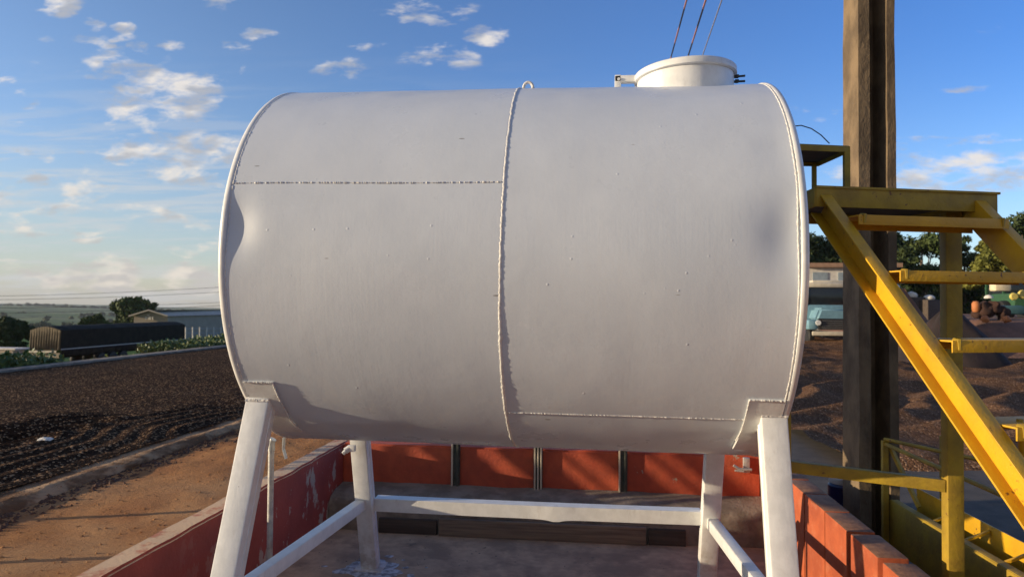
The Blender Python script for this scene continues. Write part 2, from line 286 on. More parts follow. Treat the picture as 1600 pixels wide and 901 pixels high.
# ------------------------------------------------------------ mesh helpers
def link(name, me, m, parent=None):
    o = bpy.data.objects.new(name, me); COL.objects.link(o)
    if m is not None:
        for x in (m if isinstance(m, (list, tuple)) else [m]): me.materials.append(x)
    if parent is not None:
        o.parent = parent; o.matrix_parent_inverse = parent.matrix_world.inverted() if False else Matrix.Translation(-parent.location) if parent.rotation_euler.z == 0 else (Matrix.Translation(parent.location) @ Matrix.Rotation(parent.rotation_euler.z, 4, 'Z')).inverted()
    return o
def tag(o, label=None, cat=None, group=None, kind=None):
    if label: o['label'] = label
    if cat: o['category'] = cat
    if group: o['group'] = group
    if kind: o['kind'] = kind
    return o
def empty(name, loc, label, cat, group=None):
    o = bpy.data.objects.new(name, None); COL.objects.link(o); o.location = loc; o.empty_display_size = .2
    return tag(o, label, cat, group)
class MB:
    def __init__(s): s.b = bmesh.new()
    def box(s, c, d, rot=None, bev=0, mi=0):
        t = bmesh.new(); bmesh.ops.create_cube(t, size=1)
        for v_ in t.verts: v_.co = Vector((v_.co.x*d[0], v_.co.y*d[1], v_.co.z*d[2]))
        if bev: bmesh.ops.bevel(t, geom=t.edges[:], offset=bev, segments=2, affect='EDGES', profile=.6)
        Mx = Matrix.Translation(Vector(c))
        if rot is not None: Mx = Mx @ (rot.to_4x4() if isinstance(rot, Matrix) else Matrix.Rotation(rot, 4, 'Z'))
        s.merge(t, Mx, mi); return s
    def merge(s, t, Mx=Matrix.Identity(4), mi=0, smooth=False):
        mp = [s.b.verts.new(Mx @ v_.co) for v_ in t.verts]
        t.verts.index_update()
        for f in t.faces:
            try:
                q = s.b.faces.new([mp[v_.index] for v_ in f.verts]); q.material_index = mi; q.smooth = smooth or f.smooth
            except ValueError: pass
        t.free()
    def bar(s, a, b, w, h, bev=0, upv=(0,0,1), mi=0):
        a, b = Vector(a), Vector(b); z = (b-a); L = z.length; z.normalize()
        x = Vector(upv).cross(z)
        if x.length < 1e-4: x = Vector((1,0,0)).cross(z)
        x.normalize(); y = z.cross(x)
        return s.box((a+b)/2, (w, h, L), Matrix((x, y, z)).transposed(), bev, mi)
    def tube(s, pts, r, n=10, cap=True, mi=0):
        pts = [Vector(p) for p in pts]; rs = r if isinstance(r, (list, tuple)) else [r]*len(pts)
        rings = []; px_ = None
        for i, p in enumerate(pts):
            t = (pts[min(i+1, len(pts)-1)] - pts[max(i-1, 0)]).normalized()
            if px_ is None: px_ = t.orthogonal().normalized()
            px_ = (px_ - t*px_.dot(t)).normalized(); py_ = t.cross(px_)
            rings.append([s.b.verts.new(p + (px_*math.cos(2*math.pi*k/n) + py_*math.sin(2*math.pi*k/n))*rs[i]) for k in range(n)])
        for a, b in zip(rings, rings[1:]):
            for k in range(n):
                f = s.b.faces.new((a[k], a[(k+1)%n], b[(k+1)%n], b[k])); f.smooth = True; f.material_index = mi
        if cap:
            s.b.faces.new(rings[0][::-1]).material_index = mi; s.b.faces.new(rings[-1]).material_index = mi
        return s
    def prism(s, poly, z0, z1, mi=0):
        a = [s.b.verts.new((x, y, z0)) for x, y in poly]; b = [s.b.verts.new((x, y, z1)) for x, y in poly]; n = len(poly)
        s.b.faces.new(a[::-1]).material_index = mi; s.b.faces.new(b).material_index = mi
        for k in range(n): s.b.faces.new((a[k], a[(k+1)%n], b[(k+1)%n], b[k])).material_index = mi
        return s
    def lathe(s, prof, n=48, c=(0,0,0), axis='z', mi=0, smooth=True, closed=False):
        rings = []
        for r_, h in prof:
            ring = []
            for k in range(n):
                a = 2*math.pi*k/n
                p = Vector((r_*math.cos(a), r_*math.sin(a), h))
                if axis == 'x': p = Vector((p.z, p.x, p.y))
                if axis == 'y': p = Vector((p.x, p.z, p.y))
                ring.append(s.b.verts.new(p + Vector(c)))
            rings.append(ring)
        prs = list(zip(rings, rings[1:])) + ([(rings[-1], rings[0])] if closed else [])
        for a, b in prs:
            for k in range(n):
                f = s.b.faces.new((a[k], a[(k+1)%n], b[(k+1)%n], b[k])); f.smooth = smooth; f.material_index = mi
        if not closed:
            if prof[0][0] > 1e-5: s.b.faces.new(rings[0][::-1]).material_index = mi
            if prof[-1][0] > 1e-5: s.b.faces.new(rings[-1]).material_index = mi
        return s
    def build(s, name, m, parent=None, sharp=35):
        bmesh.ops.remove_doubles(s.b, verts=s.b.verts, dist=1e-6)
        bmesh.ops.recalc_face_normals(s.b, faces=s.b.faces)
        me = bpy.data.meshes.new(name); s.b.to_mesh(me); s.b.free()
        try: me.set_sharp_from_angle(angle=R(sharp))
        except Exception: pass
        return link(name, me, m, parent)
def grid_mesh(name, P, m, parent=None, wrap=False, smooth=True, flip=False):
    """P: (a,b,3) array of points"""
    a, b, _ = P.shape
    idx = np.arange(a*b).reshape(a, b)
    nb = b if wrap else b-1
    j = np.arange(nb); j2 = (j+1) % b
    q = np.stack([idx[:-1][:, j], idx[1:][:, j], idx[1:][:, j2], idx[:-1][:, j2]], -1).reshape(-1, 4)
    if flip: q = q[:, ::-1]
    me = bpy.data.meshes.new(name); me.from_pydata(P.reshape(-1, 3).tolist(), [], q.tolist()); me.update()
    if smooth: me.polygons.foreach_set('use_smooth', [True]*len(me.polygons))
    return link(name, me, m, parent)
def sst(x, a, b):
    t = np.clip((x-a)/(b-a), 0, 1); return t*t*(3-2*t)
_tabs = {}
def vnoise(x, y, sc, seed=0, octv=4):
    """numpy value noise"""
    out = 0; amp = 1; tot = 0
    if seed not in _tabs: _tabs[seed] = np.random.RandomState(seed).rand(256, 256)
    tab = _tabs[seed]
    for o in range(octv):
        xx, yy = x*sc + 37.7*o, y*sc + 11.3*o
        xi, yi = np.floor(xx).astype(int), np.floor(yy).astype(int); fx, fy = xx-xi, yy-yi
        fx = fx*fx*(3-2*fx); fy = fy*fy*(3-2*fy)
        t = lambda i, j: tab[i % 256, j % 256]
        out = out + amp*((t(xi,yi)*(1-fx)+t(xi+1,yi)*fx)*(1-fy) + (t(xi,yi+1)*(1-fx)+t(xi+1,yi+1)*fx)*fy)
        tot += amp; amp *= .5; sc = sc*2
    return out/tot - .5

# ------------------------------------------------------------ ground
GZ = -.25; FZ_ = -.22
def ground_h(x, y):
    r_ = np.hypot(x, y)
    left_ = sst(-x, 14.2, 36)*sst(y, -60, 10)*1.0
    h = GZ - 3.6*left_
    th = np.degrees(np.arctan2(-x, y))                 # angle left of +Y
    val = sst(r_, 90, 700)*sst(th, -30, 10)
    h = h - val*22
    ridge = sst(r_, 1000, 2600)
    sky_h = -16 - 20*sst(th, 42, 28)
    h = h + ridge*(22+3.6+sky_h+1)*sst(th, -30, 10)
    h = h + vnoise(x, y, .004, 5)*18*sst(r_, 200, 900)
    h = h + vnoise(x, y, .05, 6, 3)*1.2*sst(r_, 40, 150)*left_
    h = h + .135*sst(-x, 2.1, 2.6)*sst(x, -13.6, -12.8)*sst(-np.abs(y-14), -22, -20)
    near = np.where(r_ < 60, 1, 0)
    h = h + near*(vnoise(x, y, .9, 8, 5)*.07 + vnoise(x, y, 3.4, 9, 3)*.022)*sst(-x, 1.9, 2.6)
    # loose spill of dirt against the foot of the patio kerb
    return h
ang = np.radians(np.concatenate([np.arange(-12, 75, .45), np.arange(75, 348, 3)]))
rad = np.concatenate([[0.001], np.linspace(1.0, 12, 110), np.geomspace(12.3, 5200, 150)])
A_, R_ = np.meshgrid(ang, rad)
GX, GY = -R_*np.sin(A_), R_*np.cos(A_)
P = np.stack([GX, GY, ground_h(GX, GY)], -1)
tag(grid_mesh('ground', P, m_dirt, wrap=True), kind='structure')

# patio of drying coffee on the left
PX0, PX1 = -13.3, -4.42
xs = np.concatenate([np.linspace(PX0, -8.2, 60), np.linspace(-8.15, PX1-.42, 110)]); ysg = np.concatenate([np.linspace(-6, 12, 400), np.linspace(12.15, 34, 110)])
XX, YY = np.meshgrid(xs, ysg)
dE = (PX1-.42) - XX                                    # distance from the kerb
# raked ridges run along the kerb and bend back into the bed
bend = .9*sst(YY, 3.0, 5.2)*0
cx_, cy_ = PX1-.42-2.1, 4.6
loop = np.hypot((XX-(PX1-1.2))*1.0, np.maximum(YY-cy_, 0)*.55 + np.minimum(YY-1.2, 0)*.10)
phase = np.where(YY < cy_, dE, np.hypot(dE, (YY-cy_)*.35))
phase = dE + .55*sst(YY, 3.2, 5.0)*np.sin(YY*.9) + .25*vnoise(XX, YY, .6, 21, 2)
rows = np.abs(((phase/.30) % 1) - .5)*2
amp = .026*sst(dE, .0, .2)*sst(-dE, -1.75, -1.1)*(1-.5*sst(YY, 6.5, 8))*(.65+.9*np.clip(vnoise(XX, YY, .8, 22, 2)+.3, 0, 1))
amp = np.where((YY > -1) , amp, amp*.6)
arc = np.abs(((np.hypot(dE-1.3, (YY-3.1)*.42)/.24) % 1) - .5)*2
am2 = .055*sst(dE, 1.1, 1.5)*sst(-dE, -3.0, -2.3)*sst(YY, 2.2, 2.8)*sst(-YY, -6.2, -5.2)
H = -.085 + .012*sst(dE, 0, .5) + rows*amp + arc*am2 + vnoise(XX, YY, 1.2, 23, 4)*.035 + vnoise(XX, YY, 8, 24, 3)*(.016-.012*sst(-dE, -2.6, -1.6))
H -= .05*np.exp(-(((XX+6.5)/.25)**2 + ((YY-3.7)/.5)**2))
tag(grid_mesh('coffee_beans', np.stack([XX, YY, H], -1), m_bean, flip=True), 'dark brown coffee beans spread to dry over the left patio, raked in curved ridges', 'coffee beans', kind='stuff')
b = MB()
b.box(((PX0+PX1)/2, 14, -.22), (PX1-PX0-.02, 40.0, .22), bev=0)
tag(b.build('patio', m_kerb), kind='structure')
# rough kerb strip along the near edge of the patio
ysk = np.linspace(-6, 34, 700); prof = [(-.24, -.088), (-.19, -.078), (-.12, -.072), (-.06, -.074), (-.01, -.085), (.03, -.11), (.07, -.30)]
KP = np.zeros((len(ysk), len(prof), 3))
for j, (a, z) in enumerate(prof):
    w = vnoise(ysk, ysk*0+j*.3, 1.7, 31, 5)*.22*(j > 2) + vnoise(ysk, ysk*0+j, 7, 32, 3)*.03
    KP[:, j, 0] = PX1 + a + w; KP[:, j, 1] = ysk; KP[:, j, 2] = z + vnoise(ysk, ysk*0+j*2, 5, 33, 3)*.022
tag(grid_mesh('near_kerb', KP, m_kerb), kind='structure')
b = MB(); b.box((PX0-.10, 14, -.17), (.16, 40, .30), bev=.02); b.box((PX0-.55, 14, -.16), (.30, 40, .22), bev=.02)
tag(b.build('far_kerb', mat('grey_kerb', (.26,.22,.17), (.15,.12,.09), scale=3, rough=.9)), kind='structure')

# raked coffee on the right, asphalt lane next to the stair
xs = np.linspace(3.3, 30, 330); ysg = np.linspace(3.5, 38, 420); XX, YY = np.meshgrid(xs, ysg)
ph = (np.hypot(XX-17, (YY+6)*.8) + .35*np.sin(YY*.7+XX*.3) + 1.5*vnoise(XX, YY, .30, 41, 3)) / .95
rows = np.abs((ph % 1) - .5)*2
H = GZ + .05 + rows*.24*(.4+1.4*np.clip(vnoise(XX, YY, .45, 42, 3)+.25, 0, 1)) + vnoise(XX, YY, 2.2, 43, 4)*.06
edge = sst(YY - (3.9 + .12*XX), 0, .5)
H = H*edge + (GZ-.03)*(1-edge)
tag(grid_mesh('raked_coffee_beans', np.stack([XX, YY, H], -1), m_bean2, flip=True), 'brown coffee beans raked in wavy ridges beyond the yellow stair', 'coffee beans', kind='stuff')
xs = np.linspace(1.9, 12, 60); ysg = np.linspace(-5, 8, 70); XX, YY = np.meshgrid(xs, ysg)
tag(grid_mesh('asphalt_lane', np.stack([XX, YY, GZ+.006+0*XX], -1), m_asph, flip=True), kind='structure')

def pebbles(name, n, fx, smin, smax, m_, label, cat, seed):
    rs = np.random.RandomState(seed); V = []; F = []
    base_v = np.array([(1,0,0),(-1,0,0),(0,1,0),(0,-1,0),(0,0,1),(0,0,-1)], float); base_f = [(0,2,4),(2,1,4),(1,3,4),(3,0,4),(2,0,5),(1,2,5),(3,1,5),(0,3,5)]
    for i in range(n):
        x, y, z = fx(rs); s_ = smin+(smax-smin)*rs.rand()**3
        a = rs.rand()*6.28; v_ = base_v*(s_*(.6+.8*rs.rand(6)))[:, None]*np.array([1, .8, .6]); ca, sa = math.cos(a), math.sin(a)
        v_ = np.stack([v_[:,0]*ca-v_[:,1]*sa, v_[:,0]*sa+v_[:,1]*ca, v_[:,2]], 1)+np.array([x, y, z])
        F += [tuple(j+len(V) for j in f) for f in base_f]; V += v_.tolist()
    me = bpy.data.meshes.new(name); me.from_pydata(V, [], F); me.update()
    return tag(link(name, me, m_), label, cat, kind='stuff')
def f1(rs):
    x = -1.95-2.4*rs.rand(); y = -1.5+9*rs.rand()**1.2; return x, y, gh0(x, y)
def f2(rs):
    x = PX1+.02+abs(rs.normal())*.16; y = -1.5+12*rs.rand(); return x, y, gh0(x, y)+.0
def gh0(x, y): return float(ground_h(np.array([x]), np.array([y]))[0])
pebbles('loose_stones', 2600, f1, .003, .020, m_dirt, 'small loose stones and crumbs scattered over the orange dirt strip', 'stones', 61)
pebbles('soil_clods', 2600, f2, .008, .045, mat('dark_soil', (.11,.055,.03), (.06,.03,.018), scale=9, rough=.95, bump=.6, bscale=30), 'dark soil clods spilled along the foot of the left patio kerb', 'soil clods', 62)
pebbles('spilled_beans', 1500, lambda rs: (PX1-.33+.4*rs.rand()**2, -1.5+12*rs.rand(), -.066), .004, .010, m_bean2, 'single coffee beans spilled over the near kerb of the left patio', 'coffee beans', 63)
pebbles('floor_grit', 900, lambda rs: (-1.7+3.4*rs.rand(), -1.5+3.1*rs.rand(), FZ_+.001), .002, .010, m_conc, 'fine grit and flakes scattered on the concrete floor of the bund', 'grit', 64)

# ------------------------------------------------------------ bund: floor, walls
FZ = -.22
b = MB(); b.box((0, -.6, FZ-.06), (3.5, 5.6, .12)); o = b.build('floor', m_floor); tag(o, kind='structure')
def wall_grid(name, m, x0, x1, y0, y1, z0, z1, label, cat, bev=.014):
    b = MB(); t = bmesh.new(); bmesh.ops.create_cube(t, size=1)
    for v_ in t.verts: v_.co = Vector((x0+(v_.co.x+.5)*(x1-x0), y0+(v_.co.y+.5)*(y1-y0), z0+(v_.co.z+.5)*(z1-z0)))
    bmesh.ops.bevel(t, geom=t.edges[:], offset=bev, segments=2, affect='EDGES')
    L = max(x1-x0, y1-y0); k = int(L/.06)
    for i in range(1, k):
        if x1-x0 > y1-y0: co, no = (x0+(x1-x0)*i/k, 0, 0), (1,0,0)
        else: co, no = (0, y0+(y1-y0)*i/k, 0), (0,1,0)
        bmesh.ops.bisect_plane(t, geom=t.verts[:]+t.edges[:]+t.faces[:], plane_co=co, plane_no=no)
    for v_ in t.verts:
        if v_.co.z > z1-.05:
            q = noise.noise(v_.co*6)*.006; v_.co.z += q; 
            v_.co.x += noise.noise(v_.co*9+Vector((5,0,0)))*.006; v_.co.y += noise.noise(v_.co*9+Vector((0,7,0)))*.006
    b.merge(t); o = b.build(name, m); return tag(o, label, cat)
wall_grid('containment_wall', m_redwall, -1.885, -1.745, -3.5, 2.16, -.32, .40, 'dark red painted low wall with bare top, along the dirt strip left of the tank', 'wall')
wall_grid('containment_wall', m_red, -1.744, 1.744, 2.0, 2.14, -.32, .40, 'peeling dark red low wall behind the tank legs, carrying the steel posts', 'wall')
# right wall: blocks with deep joints
b = MB(); joints = [(1.999, 0)]
b.box((1.822, -.6, .03), (.10, 5.2, .70))
edges_ = [2.0, 1.62, 1.25, .88, .50, .125, -.27, -.68, -1.08, -1.48, -1.88, -2.28, -2.68, -3.1]
gaps_ = [.0, .01, .012, .018, .010, .045, .055, .04, .03, .03, .03, .03, .03]
for i in range(len(edges_)-1):
    ya, yb = edges_[i]-gaps_[i]/2, edges_[i+1]+gaps_[i+1]/2 if i+1 < len(gaps_) else edges_[i+1]
    b.box((1.815, (ya+yb)/2, .045), (.146, ya-yb, .72+.004*(i % 2)), bev=.009)
tag(b.build('block_wall', m_redblock), 'bright orange-red block wall with deep vertical joints, right of the tank', 'wall')
# plinth
pr = [(2.0, .075), (1.80, .06), (1.70, .03), (1.665, -.03), (1.66, -.22)]
xs = np.linspace(-1.74, 1.74, 60); PP = np.zeros((60, len(pr), 3))
for j, (y, z) in enumerate(pr):
    PP[:, j, 0] = xs; PP[:, j, 1] = y + vnoise(xs, xs*0+j, 2, 51, 4)*.05*(0 < j) ; PP[:, j, 2] = z + vnoise(xs, xs*0+j*.5, 3, 52, 4)*.03*(j < 4)
PP[:, 1:, 1] += (.10*np.cos(xs*1.2)*0)[:, None]
tag(grid_mesh('concrete_plinth', PP, m_conc, flip=True), 'rough brown concrete plinth at the foot of the red back wall', 'plinth')
for x0, x1, y, h, m_, lb in ((-.81, .80, 1.615, .135, m_wood, 'longest weathered plank on edge before the concrete plinth'), (-1.30, -.83, 1.63, .115, m_wood2, 'short dark plank on edge by the left rear tank leg'), (.82, 1.10, 1.635, .12, m_wood2, 'short dark plank on edge by the right rear tank leg')):
    b = MB(); b.box(((x0+x1)/2, y, FZ+h/2), (x1-x0, .035, h), bev=.004)
    tag(b.build('plank', m_), lb, 'plank', 'planks before the plinth')

# ------------------------------------------------------------ the tank
ZC, RT, XL, XR = 1.8, .95, -1.232, 1.221
TANK = empty('storage_tank', (0, 0, FZ), 'large light grey horizontal steel tank with dents and weld seams on white legs', 'tank')
TILT = Matrix.Translation((0,0,ZC)) @ Matrix.Rotation(R(.45), 4, 'Y') @ Matrix.Translation((0,0,-ZC))
def tilt(o):
    me = o.data
    me.transform(TILT); return o
na, nx = 760, 420
thv = np.linspace(-np.pi, np.pi, na, endpoint=False); xv = np.linspace(XL+.012, XR-.012, nx)
T_, X_ = np.meshgrid(thv, xv)           # theta measured from -Y (front), positive up
yy0, zz0 = -np.cos(T_), np.sin(T_)
def arcd(z0):                            # front theta at height z
    return math.asin((z0-ZC)/RT)
def wrap(a): return (a+np.pi) % (2*np.pi) - np.pi
def dent(x0, z0, rx, rz, dep, p=2.0, back=False):
    t0 = arcd(z0); t0 = np.pi-t0 if back else t0
    d = np.sqrt(((X_-x0)/rx)**2 + (wrap(T_-t0)*RT/rz)**2)
    return -dep*np.exp(-d**p)
rr = np.full_like(X_, RT)
rr += dent(-1.160, 1.925, .082, .115, .019) + dent(-1.05, 1.80, .22, .22, .004)
rr += dent(1.160, 1.90, .115, .15, .022) + dent(1.12, 1.74, .26, .32, .012) + dent(1.13, 2.25, .10, .12, .004)
rr += dent(-.50, .965, .10, .10, .012) + dent(-.75, 1.03, .28, .06, -.006) + dent(1.02, .985, .22, .09, .014) + dent(1.1, .93, .06, .12, -.008)
rr += dent(.9, 2.74, .35, .30, .008) + dent(1.12, 2.70, .08, .2, -.004)
low_ = vnoise(X_*1.0+5, T_*RT, 1.6, 61, 2)*.0055 + vnoise(X_+9, T_*RT, 4.2, 62, 2)*.0022 + vnoise(X_+2, T_*RT*.5, 9, 63, 2)*.0005
fade = sst(X_, XL, XL+.1)*sst(-X_, -XR, -XR+.1)
rr += low_*fade
rr += np.where(X_ > 0, -.0015, .0)
SH = np.stack([X_, rr*yy0, ZC+rr*zz0], -1)
tilt(grid_mesh('shell', SH, m_shell, TANK, wrap=True, flip=True))
# end plates with flange rim
for s, x in ((-1, XL), (1, XR)):
    b = MB(); xi, xo = x - s*.030, x
    b.lathe([(RT-.012, xi), (RT+.0015, xi+s*.001), (RT+.0035, xi+s*.006), (RT+.003, xo-s*.014), (RT-.003, xo-s*.004), (RT-.010, xo), (RT-.020, xo), (RT-.022, xo-s*.012)], n=240, c=(0,0,ZC), axis='x', closed=True)
    tilt(b.build('rim', m_white, TANK, sharp=60))
    b = MB(); b.lathe([(0, x-s*.014), (.6, x-s*.012), (RT-.010, x-s*.014)], n=160, c=(0,0,ZC), axis='x'); tilt(b.build('end_plate', m_shell, TANK))
def rad_at(x, th):
    i = np.clip(np.searchsorted(xv, x), 0, nx-1); j = int(round(((th+np.pi) % (2*np.pi))/(2*np.pi)*na)) % na
    return rr[i, j]
def bead(pts_fn, t0, t1, n, r, name, seed, lump=.35, ns=8, out=.0):
    rnd = random.Random(seed); b = MB(); pts = []; rs = []
    for i in range(n):
        t = t0+(t1-t0)*i/(n-1); x, th = pts_fn(t); q = rad_at(x, th)+out
        jx = rnd.uniform(-1, 1)*r*.25
        pts.append((x+jx, -q*math.cos(th), ZC+q*math.sin(th))); rs.append(r*(1-lump*.5+lump*rnd.random()**2*1.6))
    b.tube(pts, rs, ns); return tilt(b.build(name, m_weld, TANK, sharp=80))
# centre seam ring
bead(lambda t: (0.0+.004*math.sin(t*3), t), -math.pi*.999, math.pi*.999, 900, .0080, 'weld_seam', 1, .16, 10, -.0040)
bead(lambda t: (XL+.036, t), -math.pi, math.pi, 900, .0026, 'weld_seam', 2, .7, 6, -.0008)
bead(lambda t: (XR-.036, t), -math.pi, math.pi, 900, .0036, 'weld_seam', 3, .4, 6, -.0006)
tL = arcd(2.117); tR_ = arcd(1.118)
bead(lambda t: (t, tL+.002*math.sin(t*5)), XL+.03, -.004, 420, .0022, 'weld_seam', 4, 1.5, 6, .0003)
bead(lambda t: (t, tR_+(t-.5)*.006), .01, 1.04, 300, .0028, 'weld_seam', 5, .8, 6, .0003)
# lifting eye at the top of the seam
b = MB(); b.tube([(.012+.024*math.cos(a)+.03, -.285+.0*a, ZC+math.sqrt(RT*RT-.285**2)+.030*math.sin(a)) for a in np.linspace(0, math.pi, 14)], .008, 8)
tilt(b.build('lifting_eye', m_weld, TANK))
# saddle plates (curved patches) and legs
def patch(x0, x1, za, zb, th_, name, back=False, beads=True, skew=0):
    ta, tb = arcd(za), arcd(zb)
    n = 22; b = MB()
    u_ = np.linspace(0, 1, n); fr = []
    for k in range(n):
        t = ta+(tb-ta)*u_[k]; tt = math.pi-t if back else t
        fr.append((tt, skew*u_[k]))
    for side in (0, 1):
        pass
    vs = []
    for tt, sk in fr:
        row = []
        for x, q in ((x0, RT-.02), (x0, RT+th_), (x1+sk, RT+th_), (x1+sk, RT-.02)):
            row.append(b.b.verts.new((x, -q*math.cos(tt), ZC+q*math.sin(tt))))
        vs.append(row)
    for a, c in zip(vs, vs[1:]):
        for k in range(3): b.b.faces.new((a[k], a[k+1], c[k+1], c[k]))
    b.b.faces.new(vs[0]); b.b.faces.new(vs[-1][::-1])
    return tilt(b.build(name, m_white, TANK))
patch(XL+.035, -1.052, 1.238, .955, .005, 'saddle_plate'); patch(1.038, XR-.035, 1.222, .95, .005, 'saddle_plate')
patch(XL+.035, -1.052, 1.238, .955, .005, 'saddle_plate', True); patch(1.038, XR-.035, 1.222, .95, .005, 'saddle_plate', True)
def lbead(x, z0, x1, z1, seed):
    a, c = arcd(z0), arcd(z1)
    bead(lambda t: (x+(x1-x)*t, a+(c-a)*t), 0, 1, 90, .0030, 'weld_seam', seed, .7, 6, .0085)
lbead(XL+.04, 1.238, -1.052, 1.238, 11); lbead(-1.052, 1.238, -1.050, 1.0, 12); lbead(1.038, 1.222, XR-.04, 1.222, 13); lbead(1.038, 1.222, 1.036, 1.0, 14)
def leg(xt, yt, zt, xb, yb, w, d):
    b = MB(); a, c = Vector((xb, yb, FZ)), Vector((xt, yt, zt))
    ax = (c-a).normalized()
    b.bar(a, c, w, d, bev=.009, upv=(0, 1, 0) if False else (0,1,0))
    # seam of the two joined channels on each side
    for s in (-1, 1):
        o_ = Vector((s*(w/2+.0005), .0, 0)); b.tube([a+o_+ax*t for t in np.linspace(.02, (c-a).length-.05, 40)], [.0028+.0018*random.random() for _ in range(40)], 5)
    # base plate
    o = b.build('leg', m_white, TANK, sharp=40); 
    return o
leg(-1.163, -.655, 1.155, -1.268, -.985, .112, .100)
leg(1.152, -.640, 1.140, 1.156, -.985, .110, .100)
leg(-1.128, .56, 1.00, -1.130, .905, .112, .095)
leg(1.138, .56, 1.00, 1.132, .905, .112, .095)
for x, y in ((-1.268,-.985),(1.156,-.985),(-1.13,.905),(1.132,.905)):
    b = MB(); b.box((x, y, FZ+.006), (.19, .17, .012), bev=.003); b.build('foot_plate', m_white, TANK)
# weld run where leg meets saddle
for (x, y, z, w) in ((-1.163, -.707, 1.150, .056), (1.152, -.692, 1.136, .055)):
    b = MB(); n = 22; b.tube([(x-w+2*w*i/(n-1), y, z+.002*random.random()) for i in range(n)], [.005+.003*random.random() for _ in range(n)], 6); b.build('weld_seam', m_weld, TANK)
# rear cross rail: an angle iron with a kink in its lower edge
b = MB(); n = 60; zt = .292
for i in range(n-1):
    pass
vs = []
for i in range(n):
    x = -1.07+2.15*i/(n-1); k = .012*math.exp(-((x-.15)/.05)**2); yk = .012*math.exp(-((x-.15)/.12)**2)
    zz = zt-.004*math.sin((x+1.07)/2.15*math.pi)
    vs.append([b.b.verts.new(p) for p in ((x, .775-yk, zz-.085-k), (x, .775-yk*.3, zz), (x, .855, zz+.004), (x, .855, zz-.004), (x, .783-yk*.3, zz-.008), (x, .783-yk, zz-.085-k))])
for a, c in zip(vs, vs[1:]):
    for k in range(6): b.b.faces.new((a[k], a[(k+1)%6], c[(k+1)%6], c[k]))
b.b.faces.new(vs[0]); b.b.faces.new(vs[-1][::-1]); b.build('cross_rail', m_white, TANK)
def angle(a, c, name='side_rail', inward=1, h=.065):
    b = MB(); a, c = Vector(a), Vector(c); L = (c-a)
    b.bar(a, c, .006, h, bev=.001); b.bar(a+Vector((inward*.030, 0, h/2)), c+Vector((inward*.030, 0, h/2)), .060, .006, bev=.001)
    b.build(name, m_white, TANK)
angle((-1.115, .76, .262), (-1.225, -.80, .262), inward=-1); angle((1.110, .76, .235), (1.16, -.80, .30), inward=1)
b = MB(); b.bar((-1.268, -.93, .262), (1.156, -.93, .262), .006, .07); 
b.b.free()
for (x, y, z) in ((-1.074, .80, .262), (1.084, .80, .262)):
    b = MB(); n = 16; b.tube([(x, y-.02, z-.075+.09*i/(n-1)) for i in range(n)], [.0035+.003*random.random() for _ in range(n)], 6); b.build('weld_seam', m_weld, TANK)
# small lug on the left rear leg
b = MB(); b.tube([(-1.195, .545, .655), (-1.165, .56, .675)], .020, 12); b.tube([(-1.205, .535, .640), (-1.192, .545, .655)], .013, 10); b.box((-1.155, .555, .672), (.05, .03, .04), bev=.004); b.build('lug', m_white, TANK)
# manhole neck, lid, hinge bracket, bolts
mh = (.868, .0)
b = MB(); b.lathe([(.252, 2.60), (.252, 2.822)], n=96, c=(mh[0], mh[1], 0)); b.build('manhole_neck', m_white, TANK)
LID = Matrix.Translation((mh[0], mh[1], 2.828)) @ Matrix.Rotation(R(-2.1), 4, 'Y')
t = MB(); t.lathe([(0, .030), (.20, .030), (.262, .026), (.268, .020), (.268, -.008), (.262, -.012), (.250, -.012)], n=96)
t.b.transform(LID); t.build('manhole_lid', m_white, TANK, sharp=50)
b = MB(); b.box((.560, -.0, 2.829), (.13, .045, .035), bev=.004); b.box((.512, -.0, 2.785), (.034, .045, .13), bev=.004); b.tube([(.515,-.03,2.825),(.515,-.018,2.825)], .008, 8); b.build('hinge_bracket', m_white, TANK)
for dz in (.0, -.026):
    b = MB(); b.tube([(1.115, -.02, 2.822+dz-.002), (1.178, -.02, 2.824+dz*1.1)], .006, 8); b.box((1.135, -.02, 2.822+dz), (.02, .022, .016), bev=.002); b.build('bolt', m_dark, TANK)
# outlet pipe and strap at the left
PIPE = empty('vertical_pipe', (-1.45, .04, FZ), 'thin galvanised vertical pipe beside the front left tank leg', 'pipe')
b = MB(); b.tube([(-1.45, .04, FZ), (-1.45, .04, .80)], .0165, 16); b.build('tube', m_galv, PIPE)
b = MB(); b.tube([(-1.45, .04, .755), (-1.45, .04, .805), (-1.44, .04, .822)], .0205, 14); b.build('elbow', m_galv, PIPE)
b = MB(); b.bar((-1.37, .03, .835), (-1.372, .03, .77), .030, .005); b.bar((-1.372, .03, .77), (-1.355, .03, .715), .030, .005); tag(b.build('metal_strap', m_galv), 'short bent metal strap hanging under the left end of the tank', 'strap')
# spilled paint round the rear left foot
b = MB(); rnd = random.Random(5)
def splat(cx0, cy0, r0_, h=.004, n=40):
    ring = []; sd = rnd.random()*50
    for k in range(n):
        a = 2*math.pi*k/n; q = r0_*(1+.5*noise.noise(Vector((math.cos(a)*1.7, math.sin(a)*1.7, sd)))+.2*noise.noise(Vector((math.cos(a)*5, math.sin(a)*5, sd))))
        ring.append((cx0+q*1.35*math.cos(a), cy0+q*math.sin(a)))
    b.prism(ring, FZ+.0015, FZ+h)
splat(-1.13, .86, .155)
for _ in range(16): 
    a = rnd.random()*6.28; d_ = .18+.16*rnd.random(); splat(-1.16+d_*math.cos(a)*1.3, .86+d_*math.sin(a)*.8, .008+.016*rnd.random(), .003, 12)
tag(b.build('paint_spill', m_spill), 'splash of white paint on the floor round the rear left tank foot', 'paint spill')

